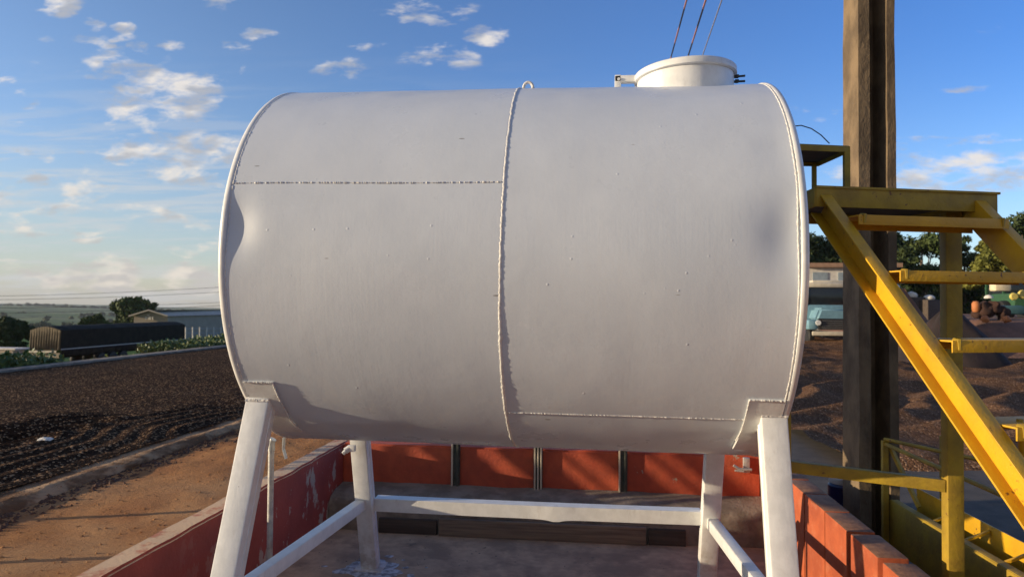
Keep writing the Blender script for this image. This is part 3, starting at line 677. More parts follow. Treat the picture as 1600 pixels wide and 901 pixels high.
# ------------------------------------------------------------ steel posts at the back wall
for i, (px, w) in enumerate(((711, 1), (840, 2), (975, 1))):
    q = D(px, 740, (1.93-CAM.y)/((fw+rt*(px-800)/1067-up*(740-450.5)/1067).y)); x = q.x
    lb = ['leftmost of three dark steel posts against the red back wall', 'middle of three dark steel posts, with three pale bars, against the red back wall', 'rightmost of three dark steel posts against the red back wall'][i]
    pt = empty('steel_post', (x, 1.97, .06), lb, 'post', 'steel posts at the back wall')
    b = MB()
    if w == 2:
        for k in (-.026, 0, .026): b.box((x+k, 1.968, .70), (.013, .02, 1.27), bev=.002)
        b.build('bars', m_cream, pt)
        b = MB(); b.box((x, 1.985, .70), (.075, .012, 1.27)); b.build('backing', m_greensteel, pt)
    else:
        b.box((x-.004, 1.986, .70), (.07, .010, 1.27)); b.box((x+.012, 1.972, .70), (.018, .018, 1.27), bev=.002); b.build('channel', m_greensteel, pt)
        b = MB(); b.box((x-.034, 1.972, .70), (.014, .018, 1.27), bev=.002); b.build('flange', m_cream, pt)  # sunlit left edge of the post put into the colour as cream
# latch in the right back corner
LT = empty('latch', (1.60, 1.98, .32), 'small grey metal latch on the red wall in the right back corner', 'latch')
b = MB(); b.box((1.625, 1.985, .33), (.05, .03, .12), bev=.004); b.build('plate', m_galv, LT)
b = MB(); b.tube([(1.52, 1.955, .33), (1.56, 1.955, .305), (1.61, 1.955, .30), (1.66, 1.955, .30)], .011, 8); b.tube([(1.53,1.955,.29),(1.60,1.955,.285)], .009, 8); b.build('bolt', m_galv, LT)

# ------------------------------------------------------------ concrete utility pole (double-T section)
q = D(1359, 480, 4.85); PL = empty('utility_pole', (q.x, q.y, GZ), 'tall weathered concrete utility pole of H section behind the yellow stair', 'utility pole')
def hsec(z0, z1, s0, s1):
    b = MB(); out = []
    pro = [(-.125,-.11),(-.05,-.11),(-.038,.05),(.058,.05),(.070,-.11),(.125,-.11),(.125,.11),(.07,.11),(.062,.08),(-.038,.08),(-.05,.11),(-.125,.11)]
    ca, sa = math.cos(R(6)), math.sin(R(6)); nz = 60; rows_ = []
    for k in range(nz):
        z = z0+(z1-z0)*k/(nz-1); s = s0+(s1-s0)*k/(nz-1)
        rows_.append([b.b.verts.new((q.x+(x*ca-y*sa)*s+noise.noise(Vector((x*9,y*9,z*3)))*.006, q.y+(x*sa+y*ca)*s+noise.noise(Vector((x*9,y*9+9,z*3)))*.006, z)) for x, y in pro])
    for a, c in zip(rows_, rows_[1:]):
        for k in range(12): b.b.faces.new((a[k], a[(k+1)%12], c[(k+1)%12], c[k]))
    b.b.faces.new(rows_[0]); b.b.faces.new(rows_[-1][::-1]); return b
hsec(GZ-.3, 9.0, 1.13, .86).build('shaft', m_pole, PL)

# ------------------------------------------------------------ yellow stair
# local frame: w along the width (to the right and away), s back, z up
e_w = (r0*.987 + Vector((-math.sin(YAW), math.cos(YAW), 0))*.16).normalized(); e_d = Vector((e_w.y, -e_w.x, 0))   # e_d: the way down
A = D(1281, 293, 3.0)
def SW(w, d, z): return A + e_w*w + e_d*d + Vector((0,0,z))
ST = empty('steel_staircase', (A.x, A.y, GZ), 'yellow painted steel stair with open treads and a small platform beside the tank', 'staircase')
rotW = Matrix((e_w, -e_d, Vector((0,0,1)))).transposed()
WID = .775; TB = 1.03
def stringer(w0, sgn):
    b = MB(); end = 1.95
    a_ = SW(w0, -.02, -.075); c_ = SW(w0, end, -.075-TB*end)
    ax = (c_-a_).normalized(); upn = ax.cross(e_w).normalized()
    if upn.z < 0: upn = -upn
    b.bar(a_, c_, .006, .128, upv=upn.cross(ax) if False else upn)           # web
    return a_, c_, ax, upn, b
def stringer_build(w0, sgn):
    """channel with flanges turned to the side sgn"""
    end = 1.95; a_ = SW(w0, -.03, -.070); c_ = SW(w0, end, -.070-TB*end)
    ax = (c_-a_).normalized(); upn = e_w.cross(ax).normalized(); upn = upn if upn.z > 0 else -upn
    Mx = Matrix((e_w, upn, ax)).transposed(); L = (c_-a_).length; mid = (a_+c_)/2; b = MB()
    b.box(mid, (.007, .105, L), Mx, .0015)
    for k in (-1, 1): b.box(mid + upn*k*.0495 + e_w*sgn*.026, (.050, .007, L), Mx, .0015)
    b.build('stringer', m_yel, ST)
stringer_build(.050, -1); stringer_build(WID, 1)
# box piece standing on the left stringer's flange (stiffener as in the picture)
# treads: angle / channel steps
for t in (.150, .386, .632, .878, 1.12, 1.36, 1.6):
    z = -TB*t+.012; b = MB()
    c = SW(WID/2+.03, t-.07, z)
    b.box(c, (WID-.06, .19, .006), rotW, .001); b.box(c + e_d*.095 + Vector((0,0,-.018)), (WID-.06, .006, .042), rotW, .001); b.box(c - e_d*.095 + Vector((0,0,-.018)), (WID-.06, .006, .042), rotW, .001)
    tr_ = b.build('tread', m_yel, ST)
    for w_ in (.085, WID-.03):
        b = MB(); q0 = c + e_w*(w_-WID/2-.03) + e_d*.075; b.tube([q0+Vector((0,0,.0045))-e_d*.0, q0+e_d*.024+Vector((0,0,.002)), q0+e_d*.0235+Vector((0,0,-.03))], [.007, .009, .005], 6); b.build('weld', m_yeldull, tr_)
    for w_ in (.14, WID-.10):
        b = MB(); q0 = c + e_w*(w_-WID/2) + Vector((0,0,.003)); b.tube([q0, q0+Vector((0,0,.008))], .010, 6); b.build('bolt', m_yeldull, tr_)
b = MB(); p0 = SW(.13, .86, -TB*.878-.03); b.tube([p0+Vector((0,0,-.05)), p0+Vector((0,0,.03))], .016, 12); b.tube([p0+Vector((0,0,-.055)), p0+Vector((0,0,-.04))], .024, 12); b.build('pin', m_yel, ST)
# platform: frame of channels round a plate
PD = .58
def clipx(p): 
    return Vector((max(p.x, 1.285), p.y, p.z))
c0, c1, c2, c3 = SW(-.02, 0, 0), SW(WID+.115, 0, 0), SW(WID+.115, -PD, 0), clipx(SW(-.02, -PD, 0))
c3 = Vector((1.30, c2.y - (c2.x-1.30)*(e_w.y/e_w.x), A.z)) ; c0b = c0
b = MB()
for a_, c_ in ((c0, c1), (c1, c2), (c2, c3), (c3, c0)):
    z = Vector((0,0,-.042)); b.bar(a_+z, c_+z, .010, .084, bev=.002, upv=(0,0,1)) if False else b.box((a_+c_)/2+z, ((c_-a_).length, .010, .084), Matrix.Rotation(math.atan2((c_-a_).y, (c_-a_).x), 3, 'Z'), .002)
b.build('platform_frame', m_yeldull, ST)
cen = (c0+c1+c2+c3)/4
b = MB(); b.prism([((p-cen)*.985+cen).xy for p in (c0, c1, c2, c3)], A.z-.03, A.z-.022); b.build('platform_deck', m_dark, ST)
b = MB(); b.bar(c0+Vector((0,-.004,.003)), c1+Vector((.01,-.004,.003)), .012, .010); b.build('platform_nosing', m_yeldull, ST)
# posts and bracing
pm = D(1487, 560, 3.32)
b = MB(); b.box((pm.x, pm.y, (A.z-.06+GZ)/2), (.075, .06, A.z-.06-GZ), Matrix.Rotation(R(3), 3, 'Z'), .004); b.build('post', m_yeldull, ST)
pl = D(1224, 728, 3.6)
b = MB(); b.box((pl.x, pl.y, (A.z-.06+FZ)/2), (.06, .06, A.z-.06-FZ), Matrix.Rotation(R(10), 3, 'Z'), .004); b.build('post', m_yeldull, ST)
b = MB(); zb = pm.z*0+.745
b.bar((pl.x+.03, pl.y, .765), (pm.x-.035, pm.y, .745), .045, .058, bev=.003); b.build('brace', m_yeldull, ST)
b = MB(); pb = D(1380, 560, 4.1); 
# upper step box on the platform next to the tank
u1 = D(1320, 228, 3.42); u0_ = Vector((1.29, u1.y-.14, u1.z)); 
ud = Vector((-.25, .36, 0)); 
b = MB()
top = [Vector((1.27, u1.y-.10, u1.z)), Vector((u1.x+.02, u1.y, u1.z)), Vector((u1.x-.02, u1.y+.34, u1.z)), Vector((1.27, u1.y+.30, u1.z))]
cu = sum(top, Vector())/4
b.prism([p.xy for p in top], u1.z-.012, u1.z+.0); b.build('upper_step', m_dark, ST)
b = MB()
for a_, c_ in zip(top, top[1:]+top[:1]):
    b.box((a_+c_)/2+Vector((0,0,-.018)), ((c_-a_).length+.01, .008, .030), Matrix.Rotation(math.atan2((c_-a_).y, (c_-a_).x), 3, 'Z'), .001)
b.build('upper_step_frame', m_yeldull, ST)
for p, w in ((top[1]+Vector((-.012,.0,0)), .028), (top[2]+Vector((-.03,-.03,0)), .022)):
    b = MB(); b.box((p.x, p.y, (u1.z-.03+A.z-.02)/2), (w, w, u1.z-.03-A.z+.02), bev=.002); b.build('upper_step_leg', m_yeldull, ST)
# thin wire looping from the tank to the upper step
b = MB(); ws = [D(1243,197,3.5), D(1252,196,3.5), D(1268,201,3.5), D(1283,211,3.5), D(1296,224,3.45)]; b.tube(ws, .0028, 6); tag(b.build('loose_wire', m_wire), 'thin dark wire arching from the tank end to the upper step', 'wire')

# ------------------------------------------------------------ low yellow guard frame on the ground
GF = empty('guard_frame', (2.33, .4, GZ), 'low yellow guard frame of rails and kick plates on the ground right of the pole', 'guard frame')
g0, g1 = Vector((2.325, 1.03)), Vector((2.42, -1.3)); rz = math.atan2((g1-g0).y, (g1-g0).x); gm = (g0+g1)/2; gl = (g1-g0).length
b = MB(); b.box((gm.x, gm.y, .345-.15), (gl, .008, .30), Matrix.Rotation(rz, 3, 'Z'), .001); b.box((gm.x+.025, gm.y, .345), (gl, .05, .008), Matrix.Rotation(rz, 3, 'Z'), .001); b.build('kick_plate', m_yeldull, GF)
b = MB(); b.box((gm.x+.17, gm.y, .43-.19), (gl, .008, .38), Matrix.Rotation(rz, 3, 'Z'), .001); b.build('kick_plate', m_yel, GF)
for k in range(6):
    p = g0.lerp(g1, .18+.14*k); b = MB(); b.bar((p.x+.03, p.y, .33), (p.x+.165, p.y-.02, .40), .02, .012); b.build('bracket', m_yel, GF)
b = MB(); b.tube([(g0.x-.03, g0.y, .71), (g0.x+.03, g0.y-1.2, .70), (g1.x, g1.y, .70)], .013, 10); b.tube([(g0.x-.03, g0.y+.0, .74), (g0.x+.30, g0.y-.6, .735), (g0.x+.42, g0.y-1.6, .73)], .012, 10); b.build('rail', m_yeldull, GF)
for dx, dy in ((-.03, 0), (.45, .25)):
    b = MB(); b.box((g0.x+dx, g0.y+dy, (.73+GZ)/2), (.035, .035, .73-GZ), bev=.002); b.build('post', m_yeldull, GF)
b = MB(); b.bar((g0.x, g0.y, .70), (g0.x+.09, g0.y-.2, .36), .022, .022); b.build('brace', m_yeldull, GF)
# navy drum by the pole, label sheet on the lane
q = D(1316, 745, 5.1); DR = empty('drum', (q.x, q.y, GZ), 'dark blue plastic drum with a white top behind the block wall beside the pole', 'drum')
dz = q.z-GZ
b = MB(); b.lathe([(.085, GZ), (.10, GZ+.03), (.10, GZ+dz*.5), (.104, GZ+dz*.52), (.10, GZ+dz*.54), (.10, GZ+dz*.9), (.085, GZ+dz*.93)], n=32, c=(q.x, q.y, 0)); b.build('body', m_navy, DR)
b = MB(); b.lathe([(.088, GZ+dz*.93), (.092, GZ+dz*.95), (.09, GZ+dz*1.0), (.03, GZ+dz*1.01), (.03, GZ+dz*1.08), (0, GZ+dz*1.08)], n=32, c=(q.x, q.y, 0)); b.build('cap', m_bwhite, DR)
# flat printed bag: pale plate with block print
q = D(1425, 858, 5.15); q.z = GZ+.012
BG = empty('printed_bag', q, 'dark flat bag with faded pale block print lying behind the block wall', 'bag')
b = MB(); b.box(q, (.42, .26, .02), R(-15), .008); b.build('sack', plain('black_bag', (.035,.033,.035), .6), BG)
b = MB(); Mz = Matrix.Rotation(R(-15), 3, 'Z')
for x0, x1, y0, y1 in [(-.17,-.165,-.07,.06),(-.17,-.12,.055,.06),(-.17,-.13,-.07,-.065),(-.15,-.145,-.04,.04),(-.10,-.02,.03,.045),(-.10,-.03,-.005,.01),(-.10,-.02,-.05,-.03),(.0,.05,.035,.045),(.0,.06,.0,.012),(.0,.05,-.045,-.03),(.075,.08,-.06,.05),(.09,.10,-.06,.05),(.11,.115,-.06,.05),(.13,.145,-.06,.05)]:
    c = Mz @ Vector(((x0+x1)/2, (y0+y1)/2, 0)); b.box((q.x+c.x, q.y+c.y, q.z+.0115), (x1-x0, y1-y0, .002), R(-15))
b.build('print', plain('faded_print', (.30,.29,.30), .7), BG)

# ------------------------------------------------------------ wires overhead
def wire(name, p, m_, r, label, group=None, sag=.0, n=24, nr=6):
    b = MB(); p = [Vector(x) for x in p]
    pts = [p[0].lerp(p[1], i/n) - Vector((0,0,sag*4*(i/n)*(1-i/n))) for i in range(n+1)]
    b.tube(pts, r, nr); return tag(b.build(name, m_), label, 'cable', group)
WPZ = Vector((2.3, 27, 0))
WP = empty('wooden_pole', (2.3, 27.0, GZ), 'slim wooden pole far behind the tank carrying the three overhead cables', 'utility pole')
cabs = []
for i, (xa, xb, m_, r_, lb) in enumerate(((1047, 1073, m_twist, .011, 'leftmost twisted cable rising from behind the manhole'), (1073, 1103, m_twist, .012, 'middle and darkest twisted cable rising from behind the manhole'), (1095, 1128, m_wirel, .008, 'rightmost pale thin cable rising from behind the manhole'))):
    a_ = D(xa, 95, 12.0); c_ = D(xb, 0, 8.6); d_ = c_-a_; far = a_ - d_*((27-a_.y)/(c_.y-a_.y))*-1.0
    k = (27-a_.y)/d_.y; far = a_ + d_*k; near_ = a_ + d_*((-6-a_.y)/d_.y)
    cabs.append(far); wire('overhead_cable', (far, near_), m_, r_, lb, 'overhead cables', n=40)
mxz = max(c.z for c in cabs); ax_ = sum((c.x for c in cabs))/3
b = MB(); b.tube([(ax_, 27.1, GZ-.3), (ax_, 27.1, mxz+.4)], [.13, .09], 14); b.build('shaft', m_bark, WP)
b = MB(); b.box((ax_, 27.0, min(c.z for c in cabs)-.12), (max(c.x for c in cabs)-min(c.x for c in cabs)+.6, .09, .10)); b.build('crossarm', m_bark, WP)
for i, (ya, yb) in enumerate(((449, 433), (455, 441), (468, 458), (476, 462))):
    lb = ['topmost thin power line over the fields on the left', 'second thin power line from the top over the fields', 'third thin power line from the top, over the parked trailer', 'lowest thin power line, just above the warehouse roof'][i]
    a_ = D(-300, ya+(ya-yb)*.88, 62); c_ = D(620, yb-(ya-yb)*.5, 78); wire('power_line', (a_, c_), m_wire, .022, lb, 'power lines', sag=.9, n=30, nr=4)

# ------------------------------------------------------------ foliage helpers
def leaves(name, centres, n, size, m_, parent, seed, squash=.8):
    """many small leaf faces scattered through clumps; centres: (x,y,z,r)"""
    rs = np.random.RandomState(seed); C = np.array(centres); w = C[:, 3]**2; w = w/w.sum()
    k = rs.choice(len(C), n, p=w); dv = rs.normal(size=(n, 3)); dv /= np.linalg.norm(dv, axis=1)[:, None]
    rad_ = (rs.rand(n)**.45)[:, None]*C[k, 3][:, None]*(.85+.3*rs.rand(n))[:, None]
    p = C[k, :3] + dv*rad_*np.array([1, 1, squash])
    a = rs.normal(size=(n, 3)); a /= np.linalg.norm(a, axis=1)[:, None]; bb = np.cross(a, dv + rs.normal(size=(n, 3))*.5); bb /= np.linalg.norm(bb, axis=1)[:, None]+1e-9
    s = size*(.6+.8*rs.rand(n))[:, None]
    V = np.stack([p-a*s, p+bb*s*.5, p+a*s, p-bb*s*.5], 1).reshape(-1, 3)
    me = bpy.data.meshes.new(name); me.from_pydata(V.tolist(), [], np.arange(4*n).reshape(n, 4).tolist()); me.update()
    return link(name, me, m_, parent)
def tree(base, h, w, m_, label, seed, n=5000, leaf=.16, trunk=.35, name='tree', group=None):
    rnd = random.Random(seed); base = Vector(base); root = empty(name, base, label, 'tree', group)
    b = MB(); tr = max(.09, h*.028); lean = Vector((rnd.uniform(-.05,.05)*h, rnd.uniform(-.05,.05)*h, 0))
    fork = base + Vector((0,0,h*trunk)) + lean*.5
    b.tube([base-Vector((0,0,.4)), base.lerp(fork, .5)+lean*.1, fork, base+lean+Vector((0,0,h*.8))], [tr*1.3, tr, tr*.8, tr*.25], 9)
    cl = []
    for k in range(rnd.randint(9, 13)):
        a = rnd.random()*6.283; q = (rnd.random()**.6)*w*.5*.78; zz = h*(trunk+.05+(.88-trunk)*rnd.random())
        q *= (1 - .55*max(0, (zz/h-.6)/.4))
        c = base + lean*(zz/h) + Vector((math.cos(a)*q, math.sin(a)*q, zz)); r_ = w*rnd.uniform(.13, .23)
        cl.append((c.x, c.y, c.z, r_))
        st = fork.lerp(base+lean+Vector((0,0,h*.8)), rnd.random()*.6); md = st.lerp(c, .5)+Vector((0,0,-.03*h))
        b.tube([st, md, c], [tr*.45, tr*.28, tr*.08], 6)
        for _ in range(3):
            v_ = Vector((rnd.gauss(0,1), rnd.gauss(0,1), rnd.gauss(0,.7))).normalized()*r_*rnd.uniform(.8, 1.25); cl.append((c.x+v_.x, c.y+v_.y, c.z+v_.z, r_*rnd.uniform(.3,.55)))
    b.build('trunk', m_bark, root); leaves('crown', cl, n, leaf, m_, root, seed)
    return root
def gh(x, y): return float(ground_h(np.array([x]), np.array([y]))[0])
def hit_left(px, d):       # ground position under photo column px at depth d
    p = D(px, 478, d); return p.x, p.y
# left background ------------------------------------------------------------------
def tree_at(px, ytop, d, wpx, m_, label, seed, n=5000, leaf=None, zb=None, **k):
    x, y = hit_left(px, d); z = gh(x, y) if zb is None else zb; top = D(px, ytop, d).z
    return tree((x, y, z), top-z, wpx*d/1067, m_, label, seed, n, leaf or max(.12, .0030*d), **k)
TL = 'trees beyond the trailer'
tree_at(26, 499, 62, 56, m_leafd, 'dark tree left of the tarp covered trailer', 101, 8000, trunk=.2, group=TL)
tree_at(-12, 506, 66, 46, m_leafd, 'small dark tree cut by the left edge of the view', 102, 5000, trunk=.2, group=TL)
tree_at(146, 491, 100, 36, m_leaf, 'low bushy tree just left of the round crown behind the trailer', 103, 5000, trunk=.2, group=TL)
tree_at(196, 471, 112, 78, m_leaf, 'tallest round crowned tree behind the trailer, beside the warehouse gable', 104, 9000, trunk=.2, group=TL)
tree_at(226, 474, 116, 50, m_leaf, 'tree crown touching the warehouse gable', 105, 6000, trunk=.2, group=TL)
for i, (px, d) in enumerate([]): pass
# hill woods: one mass
rs = np.random.RandomState(12); cl = []
for px in np.arange(-250, 420, 5.0):
    for d in (2100,):
        x, y = hit_left(px+rs.uniform(-3, 3), d*rs.uniform(.98, 1.06)); s = rs.uniform(4, 8); cl.append((x, y, gh(x, y)+s*.5, s))
for _ in range(260):
    d = rs.uniform(500, 1500); px = rs.uniform(-150, 350); x, y = hit_left(px, d)
    if vnoise(np.array([x]), np.array([y]), .006, 77, 2)[0] > .02: s = rs.uniform(3, 6); cl.append((x, y, gh(x, y)+s*.4, s))
tag(leaves('far_woods', cl, 42000, 1.7, m_leafd, None, 13), 'far dark woods and hedgerows across the hazy hills on the left', 'woods', kind='stuff')
# coffee hedges below the far kerb
cl = []
for y in np.arange(6, 34, .45):
    for x in (-14.5, -15.4, -16.4): cl.append((x+random.uniform(-.2,.2), y, gh(x, y)+.02+(.12 if y < 14.0 else .08)+.1*random.random() - (.42 if 14.0 < y < 20 else 0), .42))
tag(leaves('coffee_hedge', cl, 40000, .07, m_leafh, None, 14), 'green coffee shrubs in a row behind the far kerb of the left patio', 'shrubs', kind='stuff')
# trailer under tarp -----------------------------------------------------------
TX, TY, TZ = -36.6, 40.5, -2.35; LEN, WD = 14.8, 2.35
TR = empty('cargo_trailer', (TX, TY, gh(TX, TY)), 'long cargo trailer under a dark wrinkled tarp beyond the coffee patio', 'trailer')
HT = 1.42
b = MB(); n = 60; rowsP = []
for i in range(n+1):
    y = TY+LEN*i/n; sag = .06*noise.noise(Vector((y*.9, 0, 0)))
    rr_ = []
    for k in range(13):
        t = k/12; 
        if k < 3: x, z = -WD, TZ+.62+k/2*(HT-.10)
        elif k > 9: x, z = 0, TZ+.62+(12-k)/2*(HT-.10)
        else: s = (k-2)/8; x = -WD+WD*s; z = TZ+.62+HT-.10+.28*math.sin(s*math.pi)+sag
        x += .05*noise.noise(Vector((y*1.6, k*.7, 3))); z += .03*noise.noise(Vector((y*1.3, k*.5, 9)))
        rr_.append(b.b.verts.new((TX+x, y, z)))
    rowsP.append(rr_)
for a, c in zip(rowsP, rowsP[1:]):
    for k in range(12):
        f = b.b.faces.new((a[k], a[k+1], c[k+1], c[k])); f.smooth = True
b.b.faces.new(rowsP[-1]); b.build('tarp', m_tarp, TR)
b = MB(); vs = []
for i in range(49):
    x = -WD+WD*i/48; row = []
    for k in range(7):
        z0, z1 = TZ+.55, TZ+.62+HT-.12+.26*math.sin(i/48*math.pi); z = z0+(z1-z0)*k/6
        row.append(b.b.verts.new((TX+x, TY-.03-.05*(1+math.sin(i*1.55+.4*math.sin(k)))*(1-k/7), z)))
    vs.append(row)
for a, c in zip(vs, vs[1:]):
    for k in range(6): b.b.faces.new((a[k], a[k+1], c[k+1], c[k])).smooth = True
b.build('rear_tarp', m_tarp2, TR)
b = MB(); b.box((TX-WD/2, TY-.05, TZ+.28), (WD, .08, .5)); b.box((TX-WD/2, TY-.10, TZ+.06), (WD, .10, .12)); b.build('tailboard', plain('dull_cream_board', (.30,.26,.18), .8), TR)
b = MB(); b.box((TX-WD/2, TY-.108, TZ+.42), (WD, .03, .09)); b.build('marker_strip', plain('pale_strip', (.7,.66,.55)), TR)
b = MB(); b.box((TX-WD/2, TY+LEN/2, TZ+.36), (WD-.02, LEN-.1, .50)); b.build('side_board', m_matte, TR)
for i in range(11): b2 = MB(); b2.box((TX+.012, TY+.8+i*1.34, TZ+.33), (.03, 1.1, .34), bev=.01); b2.build('side_panel', mat('worn_board', (.035,.028,.02), (.018,.015,.012), scale=3, rough=.95, spec=.05) if i == 0 else bpy.data.materials['worn_board'], TR)
b = MB(); b.box((TX+.02, TY+LEN/2, TZ+.60), (.05, LEN, .06)); b.build('side_rail', plain('pale_rail', (.5,.5,.47)), TR)
b = MB(); b.box((TX-WD/2, TY+LEN/2, TZ+.02), (.9, LEN-.4, .22)); b.build('chassis', m_matte, TR)
for yy in (TY+4.2, TY+5.4, TY+6.6):
    for x in (TX-.15, TX-WD+.15):
        b = MB(); b.lathe([(.25, -.13), (.50, -.13), (.52, -.08), (.52, .08), (.50, .13), (.25, .13)], n=24, c=(x, yy, TZ-.42), axis='x'); w_ = b.build('wheel', m_black, TR)
        b = MB(); b.lathe([(0, -.1), (.24, -.1), (.24, .135), (.1, .14), (0, .14)], n=18, c=(x, yy, TZ-.42), axis='x'); b.build('hub', m_red2, TR)
b = MB(); b.box((TX+.02, TY+9.0, TZ-.12), (.1, .9, .45), bev=.05); b.build('side_box', m_dark, TR)
x, y = hit_left(257, 40); q = D(257, 549, 40); b = MB(); b.box((q.x, q.y, q.z), (.9, .5, .36), .5, .04); tag(b.build('white_box', m_bwhite), 'small white box on the ground beside the trailer', 'box')
# warehouse ---------------------------------------------------------------------
x0, y0 = -56.0, 75.5; ez, rzh, bz = -.14, .62, -3.4; ww = 4.2; LW = 60
WH = empty('warehouse', (x0, y0, bz), 'long tan warehouse with pale grey roof behind the trailer', 'warehouse')
x1 = x0+ww
gb = gh(x0, y0); bz = min(bz, gb-.2)
def W2(px, d, py): return D(px, py, d)
a_ = D(209, 494, 85); c_ = D(262, 494, 85); ap = D(236, 485, 85)
dirl = Vector((0.02, 1, 0))
b = MB()
vv = lambda p, z=None: b.b.verts.new((p.x, p.y, p.z if z is None else z))
f_ = [vv(a_, bz), vv(c_, bz), vv(c_), vv(ap), vv(a_)]; b.b.faces.new(f_)
k_ = [vv(p+dirl*LW, z) for p, z in ((a_, bz), (c_, bz), (c_, None), (ap, None), (a_, None))]
k_[0].co.z = bz; k_[1].co.z = bz
b.b.faces.new(k_[::-1]); b.b.faces.new((f_[1], k_[1], k_[2], f_[2])); b.b.faces.new((f_[0], f_[4], k_[4], k_[0])); b.build('wall', m_whwall, WH)
b = MB(); o1 = Vector((0,0,.06))
for p, s in ((c_, 1), (a_, -1)):
    e1 = p + Vector((s*.35, -.5, -.02)) ; b.b.faces.new([b.b.verts.new(z) for z in (e1+o1, ap+o1+Vector((0,-.5,0)), ap+o1+dirl*LW, p+Vector((s*.35,0,-.02))+o1+dirl*LW)])
    b.bar(e1+o1, ap+o1+Vector((0,-.5,0)), .12, .16)
b.build('roof', m_roofb, WH)
b = MB(); gx = ap.x; gy = a_.y-.04
for dx, dz, w, h in ((-.55,-.95,.10,.42),(-.38,-.85,.22,.10),(-.38,-1.0,.22,.08),(-.1,-.95,.10,.40),(.08,-.86,.26,.10),(.08,-1.05,.24,.09),(.4,-.95,.10,.40),(-.2,-.58,.3,.10)):
    b.box((gx+dx, gy, ap.z+dz), (w, .03, h))
b.build('gable_emblem', plain('pale_emblem', (.62,.58,.5)), WH)
# fence by the warehouse
FN = empty('wire_fence', (-50, 80, -3), 'thin wire fence with pale posts in front of the warehouse', 'fence')
for i in range(9):
    p = D(268+i*11, 528, 74+i*2.5); b = MB(); t_ = D(268+i*11, 511, 74+i*2.5); b.tube([(p.x, p.y, p.z-.8), (t_.x, t_.y, t_.z)], .07, 6); b.build('post', m_bwhite, FN)
for py in (513, 520):
    b = MB(); b.tube([D(262, py, 73), D(360, py, 95)], .03, 4); b.build('wire', m_wirel, FN)
# low white shed roof at far left
q = D(4, 544, 46); b = MB(); SHD = empty('low_shed', (q.x, q.y, gh(q.x, q.y)), 'low shed with a pale flat roof at the left edge behind the hedge', 'shed')
b.box((q.x, q.y, q.z), (2.9, 1.2, .10)); b.build('roof', m_bwhite, SHD); b = MB(); b.box((q.x, q.y, q.z-.55), (2.5, 1.0, .95)); b.build('wall', m_whwall, SHD)
# white bag on the coffee bed
b = MB(); q = Vector((-6.11, 3.81, -.05)); t = bmesh.new(); bmesh.ops.create_icosphere(t, subdivisions=3, radius=1)
for v_ in t.verts: v_.co = Vector((v_.co.x*.085, v_.co.y*.06, v_.co.z*.028))*(1+.35*noise.noise(v_.co*2.2))
b.merge(t, Matrix.Translation(q), smooth=True); tag(b.build('white_rag', m_bwhite), 'crumpled white rag lying on the coffee beans at left', 'rag')

# ------------------------------------------------------------ right background
def rt_tree(px, ytop, d, wpx, m_, label, seed, n=6000, **k): return tree_at(px, ytop, d, wpx, m_, label, seed, n, zb=GZ, **k)
TG = 'trees along the right background'
rt_tree(1262, 362, 62, 120, m_leafd, 'dark tree behind the old truck, beside the tank end', 201, 9000, trunk=.15, group=TG)
rt_tree(1325, 372, 66, 100, m_leafd, 'dark tree behind the concrete pole', 202, 7000, trunk=.15, group=TG)
rt_tree(1395, 368, 60, 95, m_leafd, 'dark green tree between the pole and the yellow post', 203, 9000, trunk=.15, group=TG)
rt_tree(1440, 361, 64, 100, m_leaf, 'mid green tree seen left of the yellow post', 204, 10000, trunk=.15, group=TG)
rt_tree(1510, 372, 66, 100, m_leafd, 'dark tree between the yellow post and the yellowish tree', 205, 9000, trunk=.12, group=TG)
rt_tree(1600, 328, 62, 120, m_leafd, 'tallest dark tree at the right edge of the view', 206, 11000, trunk=.15, group=TG)
rt_tree(1556, 364, 45, 84, m_leafy, 'sunlit yellowish tree with a pale trunk above the tractor', 207, 11000, trunk=.38, group=TG)
rt_tree(1680, 350, 62, 120, m_leafd, 'dark tree just outside the right edge of the view', 208, 5000, trunk=.15, group=TG)
rs = np.random.RandomState(22); cl = []
for px in np.arange(1200, 1760, 9.0):
    for k_ in range(3):
        q = D(px+rs.uniform(-4, 4), 478, rs.uniform(82, 92)); s_ = rs.uniform(1.4, 2.2); cl.append((q.x, q.y, GZ+.6+k_*2.2+rs.uniform(-.4, .4), s_))
tag(leaves('thicket', cl, 22000, .34, m_leafd, None, 23), 'dark thicket of bushes closing the background on the right under the trees', 'thicket', kind='stuff')
# white building behind the truck
q = D(1290, 478, 48); BD = empty('white_building', (q.x, q.y, GZ), 'low white building with a tiled roof edge behind the old truck', 'building')
zt_ = D(1300, 417, 48).z; wl = D(1262, 430, 48).x; wr = D(1328, 430, 48).x+3
b = MB(); b.box(((wl+wr)/2, q.y+3, (zt_+GZ)/2), (wr-wl, 6, zt_-GZ)); b.build('wall', m_bwhite, BD)
b = MB(); b.box(((wl+wr)/2, q.y+3, zt_+.12), (wr-wl+.6, 6.8, .30)); b.build('roof', m_tile, BD)
for i in range(4): b = MB(); xx = wl+.9+i*1.7; b.box((xx, q.y-.02, zt_-.75), (1.0, .06, .75)); w_ = b.build('window', plain('grey_pane', (.30,.36,.40), .2) if i == 0 else bpy.data.materials['grey_pane'], BD)
